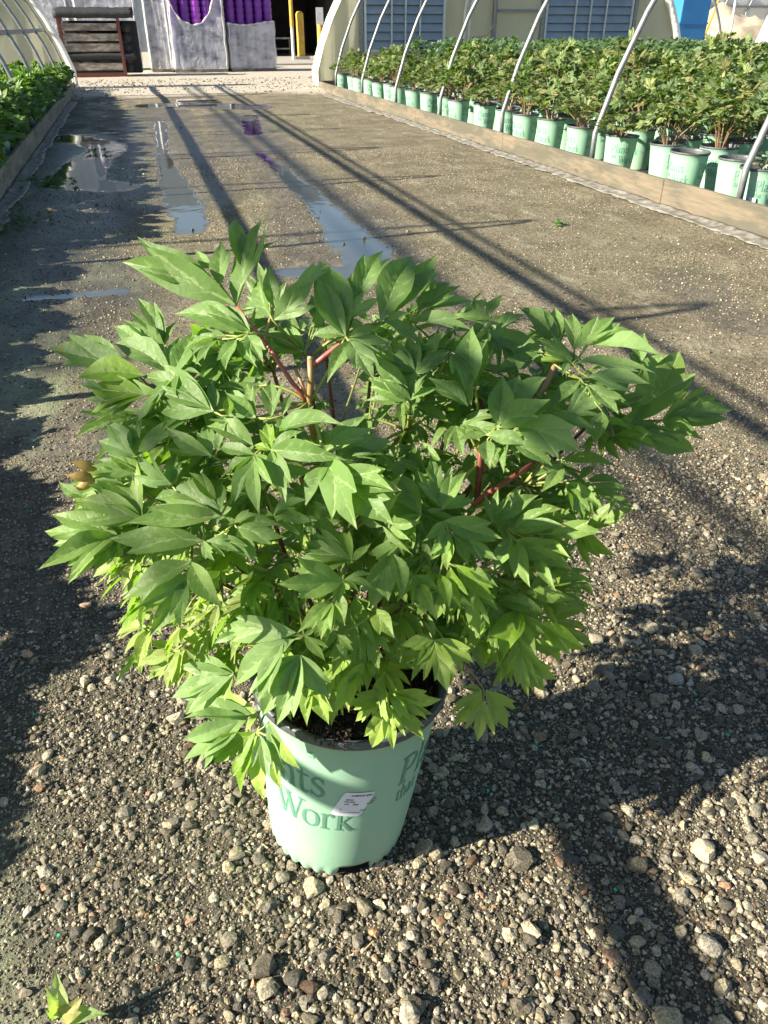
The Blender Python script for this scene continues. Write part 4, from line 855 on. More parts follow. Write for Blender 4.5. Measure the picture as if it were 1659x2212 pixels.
def film_roll(root, x, sgn, Y, r=.11, upto=13, wy=.8):
    A = arch(26)[:upto]; mb = MB(); P = [(x+sgn*(a-.02)+random.uniform(-.012, .012), Y-.12, z+.02) for a, z in A]
    mb.tube(P, [r*random.uniform(.75, 1.15) for _ in P], 10)
    V = []
    for a, z in A: V += [(x+sgn*(a-.03), Y-.12, z), (x+sgn*(a-.05+random.uniform(-.02, .02)), Y-.12-wy*.35, z), (x+sgn*(a-.03), Y-.12-wy*.7, z)]
    mb.add(V, [(3*i+j, 3*i+j+1, 3*i+j+4, 3*i+j+3) for i in range(len(A)-1) for j in (0, 1)])
    return mb.obj('gathered_film', M['film_white'], root, True)
film_roll(ghr, XR+.02, 1, Y_, .08, 14, .5); 
A = arch(30); m = MB(); m.tube([(XR+a, Y_-.1, z) for a, z in A[15:]], .1, 10); m.obj('gathered_film', M['film_white'], ghr, True)
m = MB(); m.tube([(XR+XF/2, -6, POST+RISE-.03), (XR+XF/2, 22.1, POST+RISE-.03)], .03, 8); m.obj('ridge_pipe', M['steel'], ghr, True)
reparent(ghr)
def skirt(name, label, x0, w0, y0, y1, mat, seed):
    ys = np.arange(y0, y1, .07); rs = np.random.default_rng(seed); V = []; q = 7; F = []
    for i, y in enumerate(ys):
        ww = w0*(.55+.8*fbm(np.array([y*1.1]), np.array([0.3]), seed)[0])+.03*(rs.random()-.5)
        for j in range(q):
            t = j/(q-1); V.append((x0+ww*t, y, .002+.012*(1-t)**3+.026*fbm(np.array([y*5]), np.array([t*4.]), seed+3)[0]+.008*rs.random()*(t < 1)-.006*t))
    F = [(i*q+j, i*q+j+1, (i+1)*q+j+1, (i+1)*q+j) for i in range(len(ys)-1) for j in range(q-1)]
    mb = MB(); mb.add(V, F); o = mb.obj(name, mat, None, True); s = o.modifiers.new('thick', 'SOLIDIFY'); s.thickness = .003
    tag(o, label, 'plastic film'); return o
skirt('ground_film', 'torn grey plastic skirt along the right wooden base board', XR-.006, -.17, 2.9, 21.6, M['skirt'], 5)
skirt('ground_film', 'crumpled grey plastic strip along the left wooden base board', XL+.006, .16, 3.4, 20.2, M['skirt'], 8)

# left-hand greenhouse frame
ghl = thing('open_greenhouse', 'bare steel hoop greenhouse frame on the left over tall leafy plants', 'greenhouse', (XL, 23.2, 0))
boards(ghl, XL, -2.4, 23.4, M['board_l'], -1)
LY = [.98+2.44*k for k in range(1, 10)]
hoops(ghl, XL-.115, LY, -1)
ew = MB(); film_panel(ew, XL, -1, .05, 10.5, 23.25, 0, None, .03, 40); e_ = ew.obj('end_wall', M['film'], ghl); e_['label'] = 'cream plastic end wall behind the left hoops'
film_roll(ghl, XL, -1, 23.25, .07, 14, .4)
m = MB(); cz = POST+RISE-RAD; nx_ = XL-.115
def hp(z): return nx_-XF/2+sqrt(RAD*RAD-(z-cz)**2)
m.box((hp(1.32)-.05, -3, 1.29), (hp(1.32)-.012, 23.1, 1.36)); m.obj('hip_rail', M['steel'], ghl)
for nm, z, r in (('purlin', 2.62, .034), ('purlin', 2.80, .02)):
    m = MB(); m.tube([(hp(z)-.03, -3, z), (hp(z)-.03, 23.1, z)], r, 8); m.obj(nm, M['steel'], ghl, True)
m = MB(); m.tube([(nx_-XF/2, -3, POST+RISE-.02), (nx_-XF/2, 23.1, POST+RISE-.02)], .035, 8); m.tube([(nx_-XF/2-.1, -3, POST+RISE-.1), (nx_-XF/2-.1, 23.1, POST+RISE-.1)], .025, 8); m.obj('ridge_pipe', M['steel'], ghl, True)
reparent(ghl)
for nm, x0, x1, y0, y1 in (('bed_fabric', XR+.05, XR+XF+.5, 2.9, 22.1), ('bed_fabric', XL-XF, XL-.05, -3, 23.1)):
    m = MB(); m.box((x0, y0, -.03), (x1, y1, .012)); structure(m.obj(nm, M['fabric']))

# third greenhouse, farther right, and its surroundings
g3 = thing('open_greenhouse', 'end of a third greenhouse with white gathered film, far right', 'greenhouse', (17.55, 22.2, 0))
ew = MB(); film_panel(ew, 17.6, 1, .05, 10.5, 22.25, 0, None, .03, 40); ew.obj('end_wall', M['film'], g3); o = film_roll(g3, 17.6, 1, 22.25, .17, 14, .8)
m = MB(); m.box((17.55, 10, -.05), (17.6, 22.1, .22)); m.obj('base_board', M['board'], g3); hoops(g3, 17.7, [17.6, 20.0], 1); reparent(g3)
bc = thing('blue_column', 'tall square column wrapped in bright blue, behind the right greenhouse', 'column', (18.1, 26.3, 0))
m = MB(); m.box((17.55, 26, 0), (18.62, 27, 5.2)); o = m.obj('wrapped_body', M['blue'], bc); bevel(o, .04, 3)
m = MB(); 
for z in (.6, 1.45, 2.3, 3.2): m.box((17.535, 25.985, z), (18.635, 27.015, z+.05))
m.obj('strap', M['blue'], bc); m = MB(); m.box((17.4, 25.85, 0), (18.8, 27.15, .14)); m.obj('column_base', M['concrete'], bc); reparent(bc)
g4 = thing('far_greenhouse', 'distant pale greenhouse with a framed side wall, far right background', 'greenhouse', (26, 41, 0))
m = MB(); m.box((19, 41, 0), (40, 41.1, 1.15)); m.obj('side_wall', M['film'], g4)
m = MB(); m.box((19, 41.02, 1.2), (40, 41.12, 6)); m.obj('roof_film', M['film_white'], g4)
m = MB()
for i in range(14): m.tube([(19.5+i*1.5, 40.9, 0), (19.5+i*1.5, 40.9, 2.0), (20.1+i*1.5, 40.9, 3.4)], .05, 6)
m.box((19, 40.85, 1.12), (40, 40.95, 1.22)); m.box((19, 40.85, 2.2), (40, 40.95, 2.3)); m.obj('frame', M['steel'], g4, True); reparent(g4)
pl = thing('post', 'thin pale steel post standing in front of the sand heap', 'post', (22.0, 29.5, 0))
m = MB(); m.tube([(22.25, 29.5, 0), (22.2, 29.5, 1.5), (22.0, 29.5, 4)], .045, 8); m.obj('pole', M['steel_white'], pl, True); m = MB(); m.tube([(21.3, 29.9, .8), (21.75, 29.9, 2.4)], .035, 6); m.obj('brace', M['yellow'], pl, True); reparent(pl)
def heap(name, label, cx, cy, rx, ry, h, mat, seed):
    n = 60; g = np.linspace(-1.1, 1.1, n); X, Y = np.meshgrid(g, g); r = np.hypot(X, Y); Z = h*np.clip(1-r, -.1, 1)*(.7+.7*fbm(X*3+9, Y*3, seed)) + .25*h*(fbm(X*9, Y*9, seed+1)-.5)*(r < 1)
    V = np.stack([cx+X*rx, cy+Y*ry, np.maximum(Z, -.1)], -1).reshape(-1, 3); mb = MB(); mb.add(V, [(i*n+j, i*n+j+1, (i+1)*n+j+1, (i+1)*n+j) for i in range(n-1) for j in range(n-1)])
    return tag(mb.obj(name, mat, None, True), label, 'sand heap')
heap('sand_heap', 'pale heap of sand and rubble beyond the blue column', 24.5, 33.5, 6.5, 3.5, 1.9, M['sand'], 12)

# ---------------------------------------------------------------- potted plants in the beds
def leaf2(mb, B, v, n, wd, col):
    L = np.linalg.norm(v); X = v/(L+1e-9); n = unit(n-X*np.dot(n, X)); Y = np.cross(n, X); f = random.uniform(.05, .3); dr = random.uniform(0, .18); V = []
    for x, y in ((0, 0), (.3, wd*.85), (.3, -wd*.85), (.62, wd), (.62, -wd), (1, 0), (.45, 0)): V.append(B+L*(x*X+y*Y+(f*abs(y)-dr*x*x)*n))
    c = np.append(col, 0); mb.add(V, [(0, 6, 1), (0, 2, 6), (1, 6, 3), (2, 4, 6), (6, 5, 3), (6, 4, 5)], np.stack([c]*6+[np.append(col*1.2, .4)]))  # middle vertex brighter: a highlight put into the leaf colour
def bush(seed, R, Hh, n, size, cols, low=None, five=True, open_=.25):
    rs = np.random.default_rng(seed); random.seed(seed); mb = MB(); st = MB(); c0 = np.array([0, 0, Hh*.55])
    for i in range(n):
        d = unit(rs.normal(0, 1, 3)); d[2] = abs(d[2])*1.1-open_; rr = rs.uniform(.45, 1.0)**.6; P = c0+np.array([R, R, Hh*.5])*d*rr*rs.uniform(.8, 1.12)
        X = unit(np.array([d[0], d[1], .15])+rs.normal(0, .35, 3)); nn = unit(np.array([0, 0, .9])+d*.5+rs.normal(0, .3, 3)); nn = unit(nn-X*np.dot(nn, X)); Y = np.cross(nn, X)
        base = cols[rs.integers(0, len(cols))]*rs.uniform(.75, 1.25)
        if low is not None and P[2] < Hh*.48 and rs.random() < .55: base = low[rs.integers(0, len(low))]*rs.uniform(.7, 1.2)
        for a, L in ((0, 1), (.65, .9), (-.65, .9), (1.35, .75), (-1.35, .75), (.3, .95), (-.3, .95))[:7 if five else 5]:
            a += rs.uniform(-.15, .15); leaf2(mb, P, (X*cos(a)+Y*sin(a))*size*L*rs.uniform(.8, 1.2), nn+rs.normal(0, .2, 3), rs.uniform(.15, .22), np.array(base)*rs.uniform(.9, 1.1))
        if i % 7 == 0: st.tube([np.array([d[0]*.03, d[1]*.03, -.02]), np.array([d[0]*R*.3, d[1]*R*.3, Hh*.3]), P], [.006, .005, .002], 5, np.array([.26, .17, .09]))
    return mb, st
GR = [np.array(c) for c in ((.145, .18, .055), (.105, .155, .05), (.21, .225, .08), (.115, .165, .075), (.21, .175, .07))]
DK = [np.array(c) for c in ((.075, .135, .075), (.09, .155, .085), (.065, .12, .065))]
LF = [np.array(c) for c in ((.06, .125, .035), (.09, .165, .04), (.15, .23, .06))]
RD = [np.array(c) for c in ((.26, .11, .06), (.14, .08, .05), (.30, .20, .10), (.10, .06, .04))]
VAR = []
for i in range(7): a, b = bush(100+i, .33, .42+.07*(i % 3), 95, .088, GR, RD); VAR.append((a.mesh('foliage', M['far_leaf']), b.mesh('stems', M['stem'])))
DAR = []
for i in range(3): a, b = bush(140+i, .42, .74, 150, .085, DK, None); DAR.append((a.mesh('foliage', M['far_leaf']), b.mesh('stems', M['stem'])))
LEF = []
for i in range(4): a, b = bush(160+i, .38, .74, 110, .15, LF, None, open_=.75); LEF.append((a.mesh('foliage', M['far_leaf']), b.mesh('stems', M['stem'])))
a, b = bush(181, .12, .16, 16, .05, [np.array((.22, .27, .2)), np.array((.3, .28, .2))], RD); WIL = (a.mesh('foliage', M['far_leaf']), b.mesh('stems', M['stem']))
random.seed(11); RNG = np.random.default_rng(11)
pb, pi_ = pot_shell(40, False); POTM = pb.mesh('pot', M['pot'], True); RIMM = pi_.mesh('pot_rim', M['pot_in'], True); SOILM = soil_mesh(PH-.04, PR1-.01, 24, .01).mesh('soil', M['soil']); LOGM = logo_mesh(0).mesh('printed_lettering', [M['ink'], M['ink_soft']])
stk = MB(); stk.box((PR0+.024, -.028, .15), (PR0+.028, .028, .21)); STKM = stk.mesh('sticker', M['sticker'])
def link(name, me, parent, loc=(0, 0, 0), rz=0, sc=None):
    o = bpy.data.objects.new(name, me); COL.objects.link(o); o.parent = parent; o.location = loc; o.rotation_euler[2] = rz
    if sc is not None: o.scale = sc
    return o
def bed_plant(x, y, label, group, kind, sc=1.0, full=True, tilt=0, nm='potted_peony', squash=1.0):
    t = thing(nm, label, 'potted plant', (x, y, .012), 0, group)
    p = link('pot', POTM, t, rz=random.uniform(0, 6.28)); p.rotation_euler[1] = tilt
    link('pot_rim', RIMM, p)
    if full:
        view = math.atan2(-y, -x)-p.rotation_euler[2]
        base = random.uniform(-100, 20)
        for q in (0, 120): link('printed_lettering', LOGM, p, rz=view+radians(base+q))
    link('soil', SOILM, p)
    if kind is not None:
        s = sc*random.uniform(.88, 1.12); rz = random.uniform(0, 6.28); f = link('foliage', kind[0], t, (0, 0, PH-.06), rz, (sc**.5, sc**.5, s*squash))
        f.rotation_euler[0] = random.uniform(-.13, .13); f.rotation_euler[1] = random.uniform(-.13, .13)
        if nm != 'potted_peony': f.location[2] -= .10
        if full: link('stems', kind[1], t, (0, 0, PH-.06), rz, (sc**.5, sc**.5, s*squash))
    return t
ORD = ['nearest', 'second', 'third', 'fourth', 'fifth', 'sixth', 'seventh', 'eighth', 'ninth', 'tenth', 'eleventh', 'twelfth', 'thirteenth', 'fourteenth', 'fifteenth', 'sixteenth', 'seventeenth', 'eighteenth', 'nineteenth', 'twentieth', 'twenty-first', 'twenty-second', 'twenty-third', 'twenty-fourth', 'twenty-fifth', 'twenty-sixth', 'twenty-seventh', 'twenty-eighth', 'twenty-ninth', 'thirtieth', 'thirty-first', 'thirty-second', 'thirty-third', 'thirty-fourth', 'thirty-fifth', 'thirty-sixth', 'thirty-seventh', 'thirty-eighth', 'thirty-ninth', 'fortieth', 'forty-first', 'forty-second', 'forty-third', 'forty-fourth', 'forty-fifth']
G_R = 'potted peonies standing in rows in the right greenhouse'
# special pots at the near end of the front row
t = bed_plant(4.90, 5.74, 'mint green pot with a wilted silvery sprout and a white sticker, beside the nearest hoop', 'nearly empty green pots at the near end of the right bed', WIL, 1.1)
link('sticker', STKM, t, rz=math.atan2(-5.72, -4.80)-.15)
bed_plant(4.89, 6.74, 'leafless mint green pot of bare soil, right behind the right wooden board', 'nearly empty green pots at the near end of the right bed', None, tilt=.03)
bed_plant(5.06, 6.24, 'mint green pot holding only soil, between the wilted sprout and the bare pot', 'nearly empty green pots at the near end of the right bed', None)
cand = []
for r in range(20):
    X0 = 4.97+.50*r; yy = 4.9+(.42 if r % 2 else 0); i = 0
    while yy < 21.6:
        x, y = X0+random.uniform(-.09 if r else -.04, .09), yy+random.uniform(-.12, .12); az = degrees(math.atan2(x, y))
        if az < 45.5 and x < 14.9 and not (r == 0 and y < 7.1) and not (r == 1 and y < 6.3) and not (x > 13.0 and random.random() < .3): cand.append((math.hypot(x, y), r, x, y)) if random.random() > (.0 if r == 0 else .08) else None
        yy += .80 if r < 2 else .76
cand.sort(); near, rest = cand[:300], cand[300:]; cnt = {}
for d, r, x, y in near:
    k = cnt.get(r, 0); cnt[r] = k+1
    end = 'nearest' if k == 0 else ORD[min(k, 35)]+' nearest'
    if r == 0: lab = f'{end} leafy peony pot in the front row behind the right board'
    elif r == 1: lab = f'{end} leafy peony pot in the second row from the right board'
    elif r == 2: lab = f'{end} leafy peony in the third row from the right board'
    else: lab = f'{end} leafy peony in the {ORD[r]} row from the right board'
    tall = (y > 13.5 and x > 7.5 and fbm(np.array([x*.55]), np.array([y*.4]), 7)[0] > .47) or (y > 16.5 and x > 6.6 and random.random() < .6)
    sc = 1.0 if r == 0 else min(1.0+.09*r, 1.42)
    bed_plant(x, y, lab, G_R, random.choice(DAR) if tall else random.choice(VAR), (1.02 if tall else sc*.95*random.uniform(.68, 1.22)), r < 7, random.uniform(-.05, .05))
if rest:
    mb = MB(); src = []
    for q in range(3):
        me = VAR[q][0]; n = len(me.vertices); co = np.empty(n*3, np.float32); me.vertices.foreach_get('co', co); ca = np.empty(n*4, np.float32); me.attributes['col'].data.foreach_get('color', ca)
        src.append((co.reshape(-1, 3), ca.reshape(-1, 4), [tuple(p.vertices) for p in me.polygons]))
    for d, r, x, y in rest:
        if y > 21.7: continue
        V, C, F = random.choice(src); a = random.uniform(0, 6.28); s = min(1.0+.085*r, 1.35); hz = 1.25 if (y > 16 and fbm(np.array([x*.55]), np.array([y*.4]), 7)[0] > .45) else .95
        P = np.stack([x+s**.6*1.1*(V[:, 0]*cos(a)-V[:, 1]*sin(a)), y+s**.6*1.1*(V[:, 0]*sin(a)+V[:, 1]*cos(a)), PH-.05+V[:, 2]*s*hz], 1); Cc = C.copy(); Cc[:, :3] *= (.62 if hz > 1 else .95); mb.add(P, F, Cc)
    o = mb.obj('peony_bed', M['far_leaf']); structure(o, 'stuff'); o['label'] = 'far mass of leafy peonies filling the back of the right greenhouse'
# left bed
LN = []
for r in range(5):
    yy = 1.06+(.15 if r % 2 else 0)
    while yy < 22.4:
        x, y = XL-.27-.44*r+random.uniform(-.05, .05), yy+random.uniform(-.06, .06)
        vis = x > -.185*y-.55 and y > 6
        if vis or (r < 2 and y < 6.2): LN.append((math.hypot(x, y), r, x, y))
        yy += (.36 if yy < 2.4 else .52 if r < 1 else .6)
LN.sort(); cnt = {}
for d, r, x, y in LN:
    k = cnt.get(r, 0); cnt[r] = k+1
    lab = f'{"nearest" if k == 0 else ORD[k]+" nearest"} large leafed plant ' + ('along the left wooden board' if r == 0 else f'in the {ORD[r]} row from the left board')
    sc = random.uniform(.85, 1.05) if y < 12 else .9
    if y < 6.4: sc *= random.uniform(.34, .48) if 2.6 < y else random.uniform(.56, .66)
    if y > 18: sc *= .75
    bed_plant(x, y, lab, 'large leafed potted plants in the left greenhouse', random.choice(LEF), sc, y > 5, 0, 'large_leaf_plant')

# ---------------------------------------------------------------- goods in the yard beyond
def wrapped_load(name, label, x0, x1, y0, y1, zt, wrap_z, potm, potm2, seed, group=None, topf=None, low='lilac_pot', low_z=None):
    rs = random.Random(seed); t = thing(name, label, 'pallet load', ((x0+x1)/2, (y0+y1)/2, .08), 0, group); cx, cy = (x0+x1)/2, (y0+y1)/2
    g = float(ground_z(np.array([cx]), np.array([cy]))[0]); t.location[2] = g
    pal = MB()
    for i in range(7): q = x0-cx+(x1-x0)*(i+.1)/7; pal.box((q, y0-cy, .11), (q+(x1-x0)/7*.75, y1-cy, .13))
    for q in (y0-cy, -.06, y1-cy-.12): pal.box((x0-cx, q, 0), (x1-cx, q+.12, .108))
    pal.obj('pallet', M['oldwood'], t)
    nx = max(3, int((x1-x0)/.30)); ny = max(2, int((y1-y0)/.34)); dx = (x1-x0)/nx; dy = (y1-y0)/ny
    for i in range(nx):
        for j in range(ny):
            xx, yy = x0-cx+dx*(i+.5), y0-cy+dy*(j+.5); R = min(dx, dy)*.49; topz = zt+rs.uniform(-.22, .15)
            lz = low_z or wrap_z-.08
            for a, b, mt in ((.13, lz, low), (lz, topz, rs.choice([potm, potm, potm2]))):
                mb = MB(); prof = [(R*.86, a)]; z = a
                while z < b-.01:
                    z2 = min(z+(.055 if mt == low else .17), b); prof += [(R*(.9 if mt == low else .82), z+.002), (R, z2-.004), (R, z2)]; z = z2
                prof += [(R*.9, b), (R*.85, b-.12), (0.001, b-.14)]; mb.lathe(prof, 18, (xx, yy, 0)); mb.obj('pot_stack', M[mt], t, False)
    wr = MB(); K = 128; NZ = 18; V = []
    for k in range(K):
        s = k/K*4; e = int(s); f = s-e; mgn = .03
        a = {0: (x0-mgn+(x1-x0+2*mgn)*f, y0-mgn), 1: (x1+mgn, y0-mgn+(y1-y0+2*mgn)*f), 2: (x1+mgn-(x1-x0+2*mgn)*f, y1+mgn), 3: (x0-mgn, y1+mgn-(y1-y0+2*mgn)*f)}[e]
        tp = topf(e, f) if topf else wrap_z+.05*sin(s*5+seed)
        for i in range(NZ+1):
            z = .1+(tp-.1)*i/NZ; sc_ = 1+.012*sin(z*9+s*3)+.045*(fbm(np.array([k*.33+z*.9]), np.array([z*1.1+k*.05+seed]), 7, 3)[0]-.5)+rs.uniform(-.003, .003)-.03*max(0, z-1.3)
            V.append(((a[0]-cx)*sc_, (a[1]-cy)*sc_, z))
    m = NZ+1; wr.add(V, [(k*m+i, ((k+1) % K)*m+i, ((k+1) % K)*m+i+1, k*m+i+1) for k in range(K) for i in range(NZ)])
    wr.obj('stretch_wrap', M['wrap'], t, True)
    W = np.array(V).reshape(K, NZ+1, 3); P = W[list(range(K//4))+[K//4], NZ]; e_ = MB(); e_.tube(P, [.022+.012*sin(i*1.3) for i in range(len(P))], 7); e_.obj('film_edge', M['film_white'], t, True)
    for q in (1, K//4-1): e_ = MB(); e_.tube(W[q], .016, 6); e_.obj('film_fold', M['film_white'], t, True)
    return t
def top_b(e, f):
    if e == 0: return float(np.interp(f, [0, .1, .22, .42, .58, .74, .85, 1], [2.1, 1.75, 1.5, 1.36, 1.42, 1.7, 2.2, 2.3]))
    return 2.3
wrapped_load('pallet_load', 'tall film wrapped pallet of purple pots with its film sagging open in front', 1.52, 3.28, 30.7, 32.1, 2.9, 2.2, 'purple_pot', 'magenta_pot', 2, 'film wrapped pallets of nested pots', top_b, 'lilac_pot', 1.36)
wrapped_load('pallet_load', 'film wrapped pallet of nested pots with purple pots standing above the film', 3.42, 4.98, 30.9, 32.2, 2.9, 1.42, 'purple_pot', 'purple_pot', 3, 'film wrapped pallets of nested pots')
wrapped_load('pallet_load', 'narrow film wrapped pallet of black pots between the steel rack and purple pots', .78, 1.42, 31.2, 32.5, 2.9, 2.3, 'dark_pot', 'dark_pot', 4, 'film wrapped pallets of nested pots', low='dark_pot')
wrapped_load('pallet_load', 'pale wrapped pallet standing behind the left end of the steel rack', -3.4, -1.7, 33.0, 34.2, 2.8, 2.7, 'lilac_pot', 'lilac_pot', 5, 'film wrapped pallets of nested pots')
wrapped_load('pallet_load', 'pale wrapped pallet standing behind the right end of the steel rack', -1.5, .5, 33.0, 34.2, 2.8, 2.7, 'lilac_pot', 'lilac_pot', 6, 'film wrapped pallets of nested pots')
# steel rack of boards and fabric rolls
gz0 = float(ground_z(np.array([-1.0]), np.array([29.]))[0])-.02
rk = thing('steel_rack', 'red brown steel rack holding grey boards and black fabric rolls', 'rack', (-.95, 29.3, gz0))
x0, x1, yf, yb = -1.86, -.06, 28.75, 30.1
for x_ in (x0, x1-.09):
    for y_ in (yf, yb): m = MB(); m.box((x_, y_, 0), (x_+.09, y_+.07, 1.74)); o = m.obj('post', M['red_steel'], rk); bevel(o, .006)
for z_ in (.03,): 
    m = MB(); m.box((x0+.09, yf+.005, z_), (x1-.09, yf+.065, z_+.15)); m.obj('bottom_bar', M['red_steel'], rk)
for z_ in (.2, .47, .70, .97, 1.24, 1.52):
    m = MB(); m.box((x0+.01, yf+.07, z_-.03), (x0+.05, yb, z_)); m.box((x1-.05, yf+.07, z_-.03), (x1-.01, yb, z_)); m.obj('side_rail', M['red_steel'], rk)
reparent(rk)
m = MB(); bk_ = m.box((x0+.1, yf+.5, .1), (x1+.5, yb-.05, 1.5)); o = m.obj('fabric_stack', M['fabric']); o.location[2] = gz0; bevel(o, .05); tag(o, 'dark folded fabric stack filling the back of the steel rack', 'fabric stack')
for z_, nm in ((.205, 'lowest'), (.705, 'second lowest'), (.975, 'second highest'), (1.245, 'highest')):
    m = MB(); h_ = .205
    for q in range(3): m.box((x0+.10, yf+.02+q*.12+random.uniform(0, .02), z_), (x1-.10, yf+.10+q*.12, z_+h_-random.uniform(0, .02)))
    o = m.obj('plank', M['oldwood']); o.location[2] = gz0; tag(o, f'{nm} layer of weathered grey planks lying in the steel rack', 'plank', 'weathered planks in the steel rack')
def roll(x_a, x_b, y, z, r, lab):
    mb = MB(); P = np.linspace(x_a, x_b, 24); mb.tube([(p, y, z+.006*sin(p*7)) for p in P], [r*(1+.05*sin(p*40)) for p in P], 16); o = mb.obj('fabric_roll', M['fabric'], None, True); o.location[2] = gz0; tag(o, lab, 'fabric roll', 'black fabric rolls in the steel rack')
roll(x0+.08, x1+.35, yf+.10, .575, .10, 'black fabric roll lying between the planks halfway down the rack')
roll(x0-.05, x1+.42, yf+.05, 1.66, .10, 'black fabric roll at the front on top of the rack')
roll(x0-.08, x1+.40, yf+.28, 1.70, .11, 'black fabric roll second from the front on top of the rack')
roll(x0-.02, x1+.45, yf+.52, 1.74, .11, 'black fabric roll at the back on top of the rack')
for i, z in enumerate((.25, .5, .78, 1.05, 1.32)):
    mb = MB(); mb.tube([(x1+.10+.02*i, yf+.1, z), (x1+.12, yb, z)], .13, 14); o = mb.obj('fabric_roll', M['fabric'], None, True); o.location[2] = gz0; tag(o, f'black roll end on, {["lowest","second lowest","middle","second highest","highest"][i]} at the right side of the rack', 'fabric roll', 'black fabric rolls in the steel rack')
# shed, columns, far building
m = MB(); m.box((5.2, 35.5, -.05), (14, 50, .12)); structure(m.obj('concrete_apron', M['concrete']))
sh = thing('open_shed', 'dark open fronted shed behind the yellow posts', 'shed', (9, 50, 0))
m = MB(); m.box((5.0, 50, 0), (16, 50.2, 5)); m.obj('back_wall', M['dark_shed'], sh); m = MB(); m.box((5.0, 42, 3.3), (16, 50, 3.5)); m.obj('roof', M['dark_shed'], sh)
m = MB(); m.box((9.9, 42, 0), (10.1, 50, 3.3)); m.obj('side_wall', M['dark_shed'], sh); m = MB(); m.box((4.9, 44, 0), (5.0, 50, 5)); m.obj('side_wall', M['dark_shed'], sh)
reparent(sh)
tb = thing('work_table', 'low dark work table inside the shed', 'table', (7, 44.5, .12))
m = MB(); m.box((6.5, 44.2, .85), (8.1, 45, .92)); m.obj('table_top', M['oldwood'], tb)
for x_ in (6.55, 7.95):
    for y_ in (44.25, 44.9): m = MB(); m.box((x_, y_, .12), (x_+.08, y_+.08, .85)); m.obj('leg', M['oldwood'], tb)
m = MB(); m.box((6.63, 44.5, .4), (7.95, 44.56, .47)); m.obj('stretcher', M['oldwood'], tb); 
for ch in tb.children: ch.location = (-7, -44.5, -.12)
def column(name, lab, x, y, r, h, mat, cat, capm=None):
    t = thing(name, lab, cat, (x, y, .1)); mb = MB(); mb.lathe([(r, 0), (r, h), (r*.7, h+r*.5), (.001, h+r*.6)], 20); mb.obj('post_body', mat, t, True)
    mb = MB(); mb.box((-r*1.9, -r*1.9, 0), (r*1.9, r*1.9, .14)); mb.obj('post_footing', M['concrete'], t); return t
column('bollard', 'weathered thick yellow post in front of the dark shed', 7.62, 40, .17, 1.75, M['yellow'], 'bollard')
b2 = column('bollard', 'yellow post with a white sign, beside the cream end wall', 8.62, 40.4, .15, 1.9, M['yellow'], 'bollard')
m = MB(); m.box((-.20, -.19, 1.35), (.12, -.165, 2.0)); m.obj('sign_plate', M['white_paint'], b2)
t = thing('pipe', 'tall white and yellow pipe beside the thick yellow post', 'pipe', (7.22, 39.8, .1)); m = MB(); m.lathe([(.07, 0), (.07, 1.25)], 14); m.obj('lower_pipe', M['white_paint'], t, True); m = MB(); m.lathe([(.085, 1.25), (.085, 4)], 14); m.obj('upper_sleeve', M['yellow'], t, True)
wh = thing('warehouse', 'long grey blue building across the back of the yard', 'building', (0, 56, 0)); m = MB(); m.box((-60, 56, 0), (70, 57, 9)); m.obj('wall', M['louver'], wh)
m = MB()
for i in range(44): m.box((-60+i*3, 55.94, 0), (-59.88+i*3, 55.998, 9))
m.obj('wall_ribs', M['louver'], wh); reparent(wh)

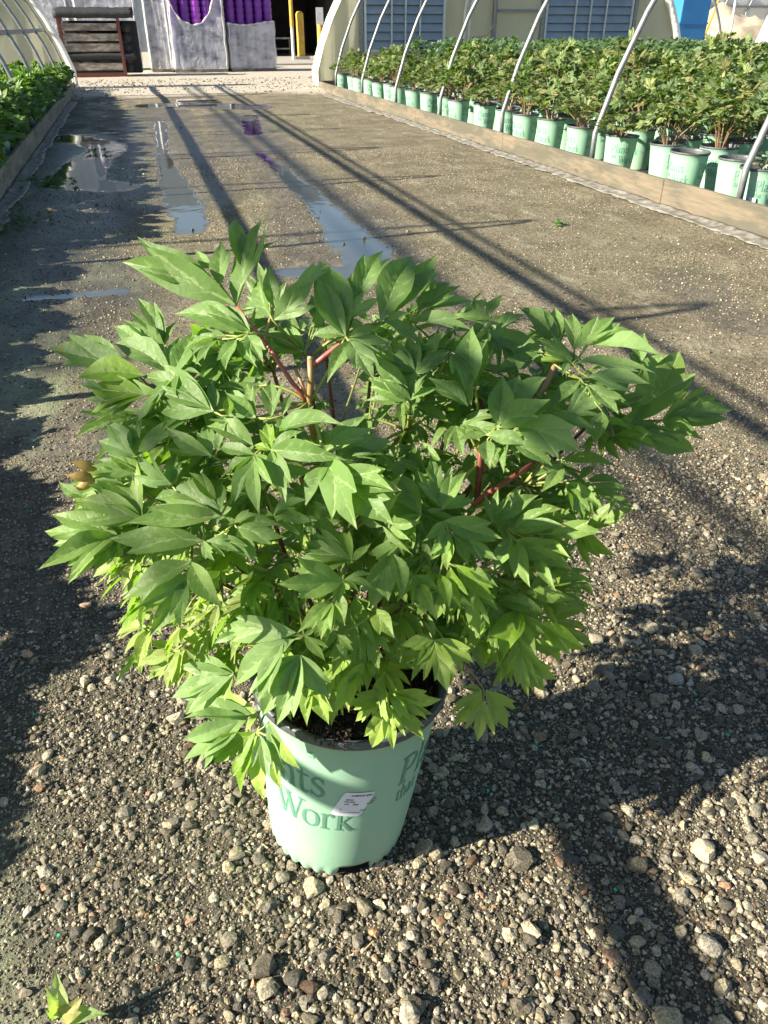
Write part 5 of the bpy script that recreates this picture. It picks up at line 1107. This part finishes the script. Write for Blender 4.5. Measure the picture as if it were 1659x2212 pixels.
# ---------------------------------------------------------------- small things on the ground
p = at(425, 222); bd = MB(); bd.box((-.42, -.10, 0), (.42, .10, .035)); o = bd.obj('loose_board', M['oldwood'], None, False, Vector((p[0], p[1], .03))); o.rotation_euler = (.05, 0, .06); bevel(o, .004); tag(o, 'short flat board lying in the far puddle', 'board')
fl = MB(); B = at(130, 2205, .02)
put_leaflet(fl, B, at(125, 2105, .10)-B, unit(np.array([.3, -.6, .7])), 'SP', .8, np.array([.50, .55, .24]), .5, .12, 0, .03)
put_leaflet(fl, B, at(100, 2190, .05)-B, unit(np.array([-.1, -.4, .9])), 'PP', 1.0, np.array([.40, .50, .20]), .4, .1, 0, .03)
put_leaflet(fl, B, at(240, 2200, .03)-B, unit(np.array([0, -.2, 1])), 'PP', .8, np.array([.30, .42, .16]), .4, .1, 0, .03)
put_leaflet(fl, B, at(185, 2160, .06)-B, unit(np.array([.2, -.5, .8])), 'PS', 1.1, np.array([.34, .30, .10]), .6, .1, 0, .05)
o = fl.obj('fallen_leaf', M['leaf'], None, True, Vector((0, 0, .015))); tag(o, 'pale green curled fallen leaf on the gravel at the lower left', 'leaf')
random.seed(5)
for (x, y, n, sp, lab) in ((95, 395, 26, .16, 'sprawling green weeds at the foot of the left board'), (205, 330, 10, .07, 'small clump of torn leaves in the left puddle'), (50, 480, 14, .12, 'thin weeds growing beside the left board nearest the camera'), (1215, 490, 3, .02, 'tiny green weed on the bare ground by the right board')):
    mb = MB(); c = at(x, y)
    for i in range(n):
        b_ = c+np.array([random.gauss(0, sp), random.gauss(0, sp*2), .01]); 
        if b_[0] < XL+.02: b_[0] = XL+.03
        a = random.uniform(0, 6.28)
        for q in range(5): aa = a+q*1.25; leaf2(mb, b_, np.array([cos(aa), sin(aa), random.uniform(.2, .9)])*random.uniform(.03, .06), np.array([0, 0, 1.]), .25, np.array([.06, .13, .035])*random.uniform(.7, 1.3))
    o = structure(mb.obj('weeds', M['far_leaf']), 'stuff'); o['label'] = lab
bx = MB(); 
for i in range(60):
    p = at(random.uniform(60, 1640), random.uniform(640, 2190)); r = .0022
    z = float(ground_z(np.array([p[0]]), np.array([p[1]]))[0])+.006
    if random.random() < .45: bx.box((p[0]-r, p[1]-r*1.3, z), (p[0]+r, p[1]+r*1.3, z+r*1.6), (.03, .45, .22, 0))
    else:
        a = random.uniform(0, 3.14); q = np.array([cos(a), sin(a), .1])*random.uniform(.004, .012); w_ = np.array([-sin(a), cos(a), 0])*.0012; P = np.array([p[0], p[1], z+.004]); bx.add([P-q-w_, P+q-w_, P+q+w_, P-q+w_], [(0, 1, 2, 3)], (.34, .25, .12, 0))
o = bx.obj('litter', M['chip']); structure(o, 'stuff'); o['label'] = 'tiny green fertiliser pellets and straw bits scattered over the gravel'
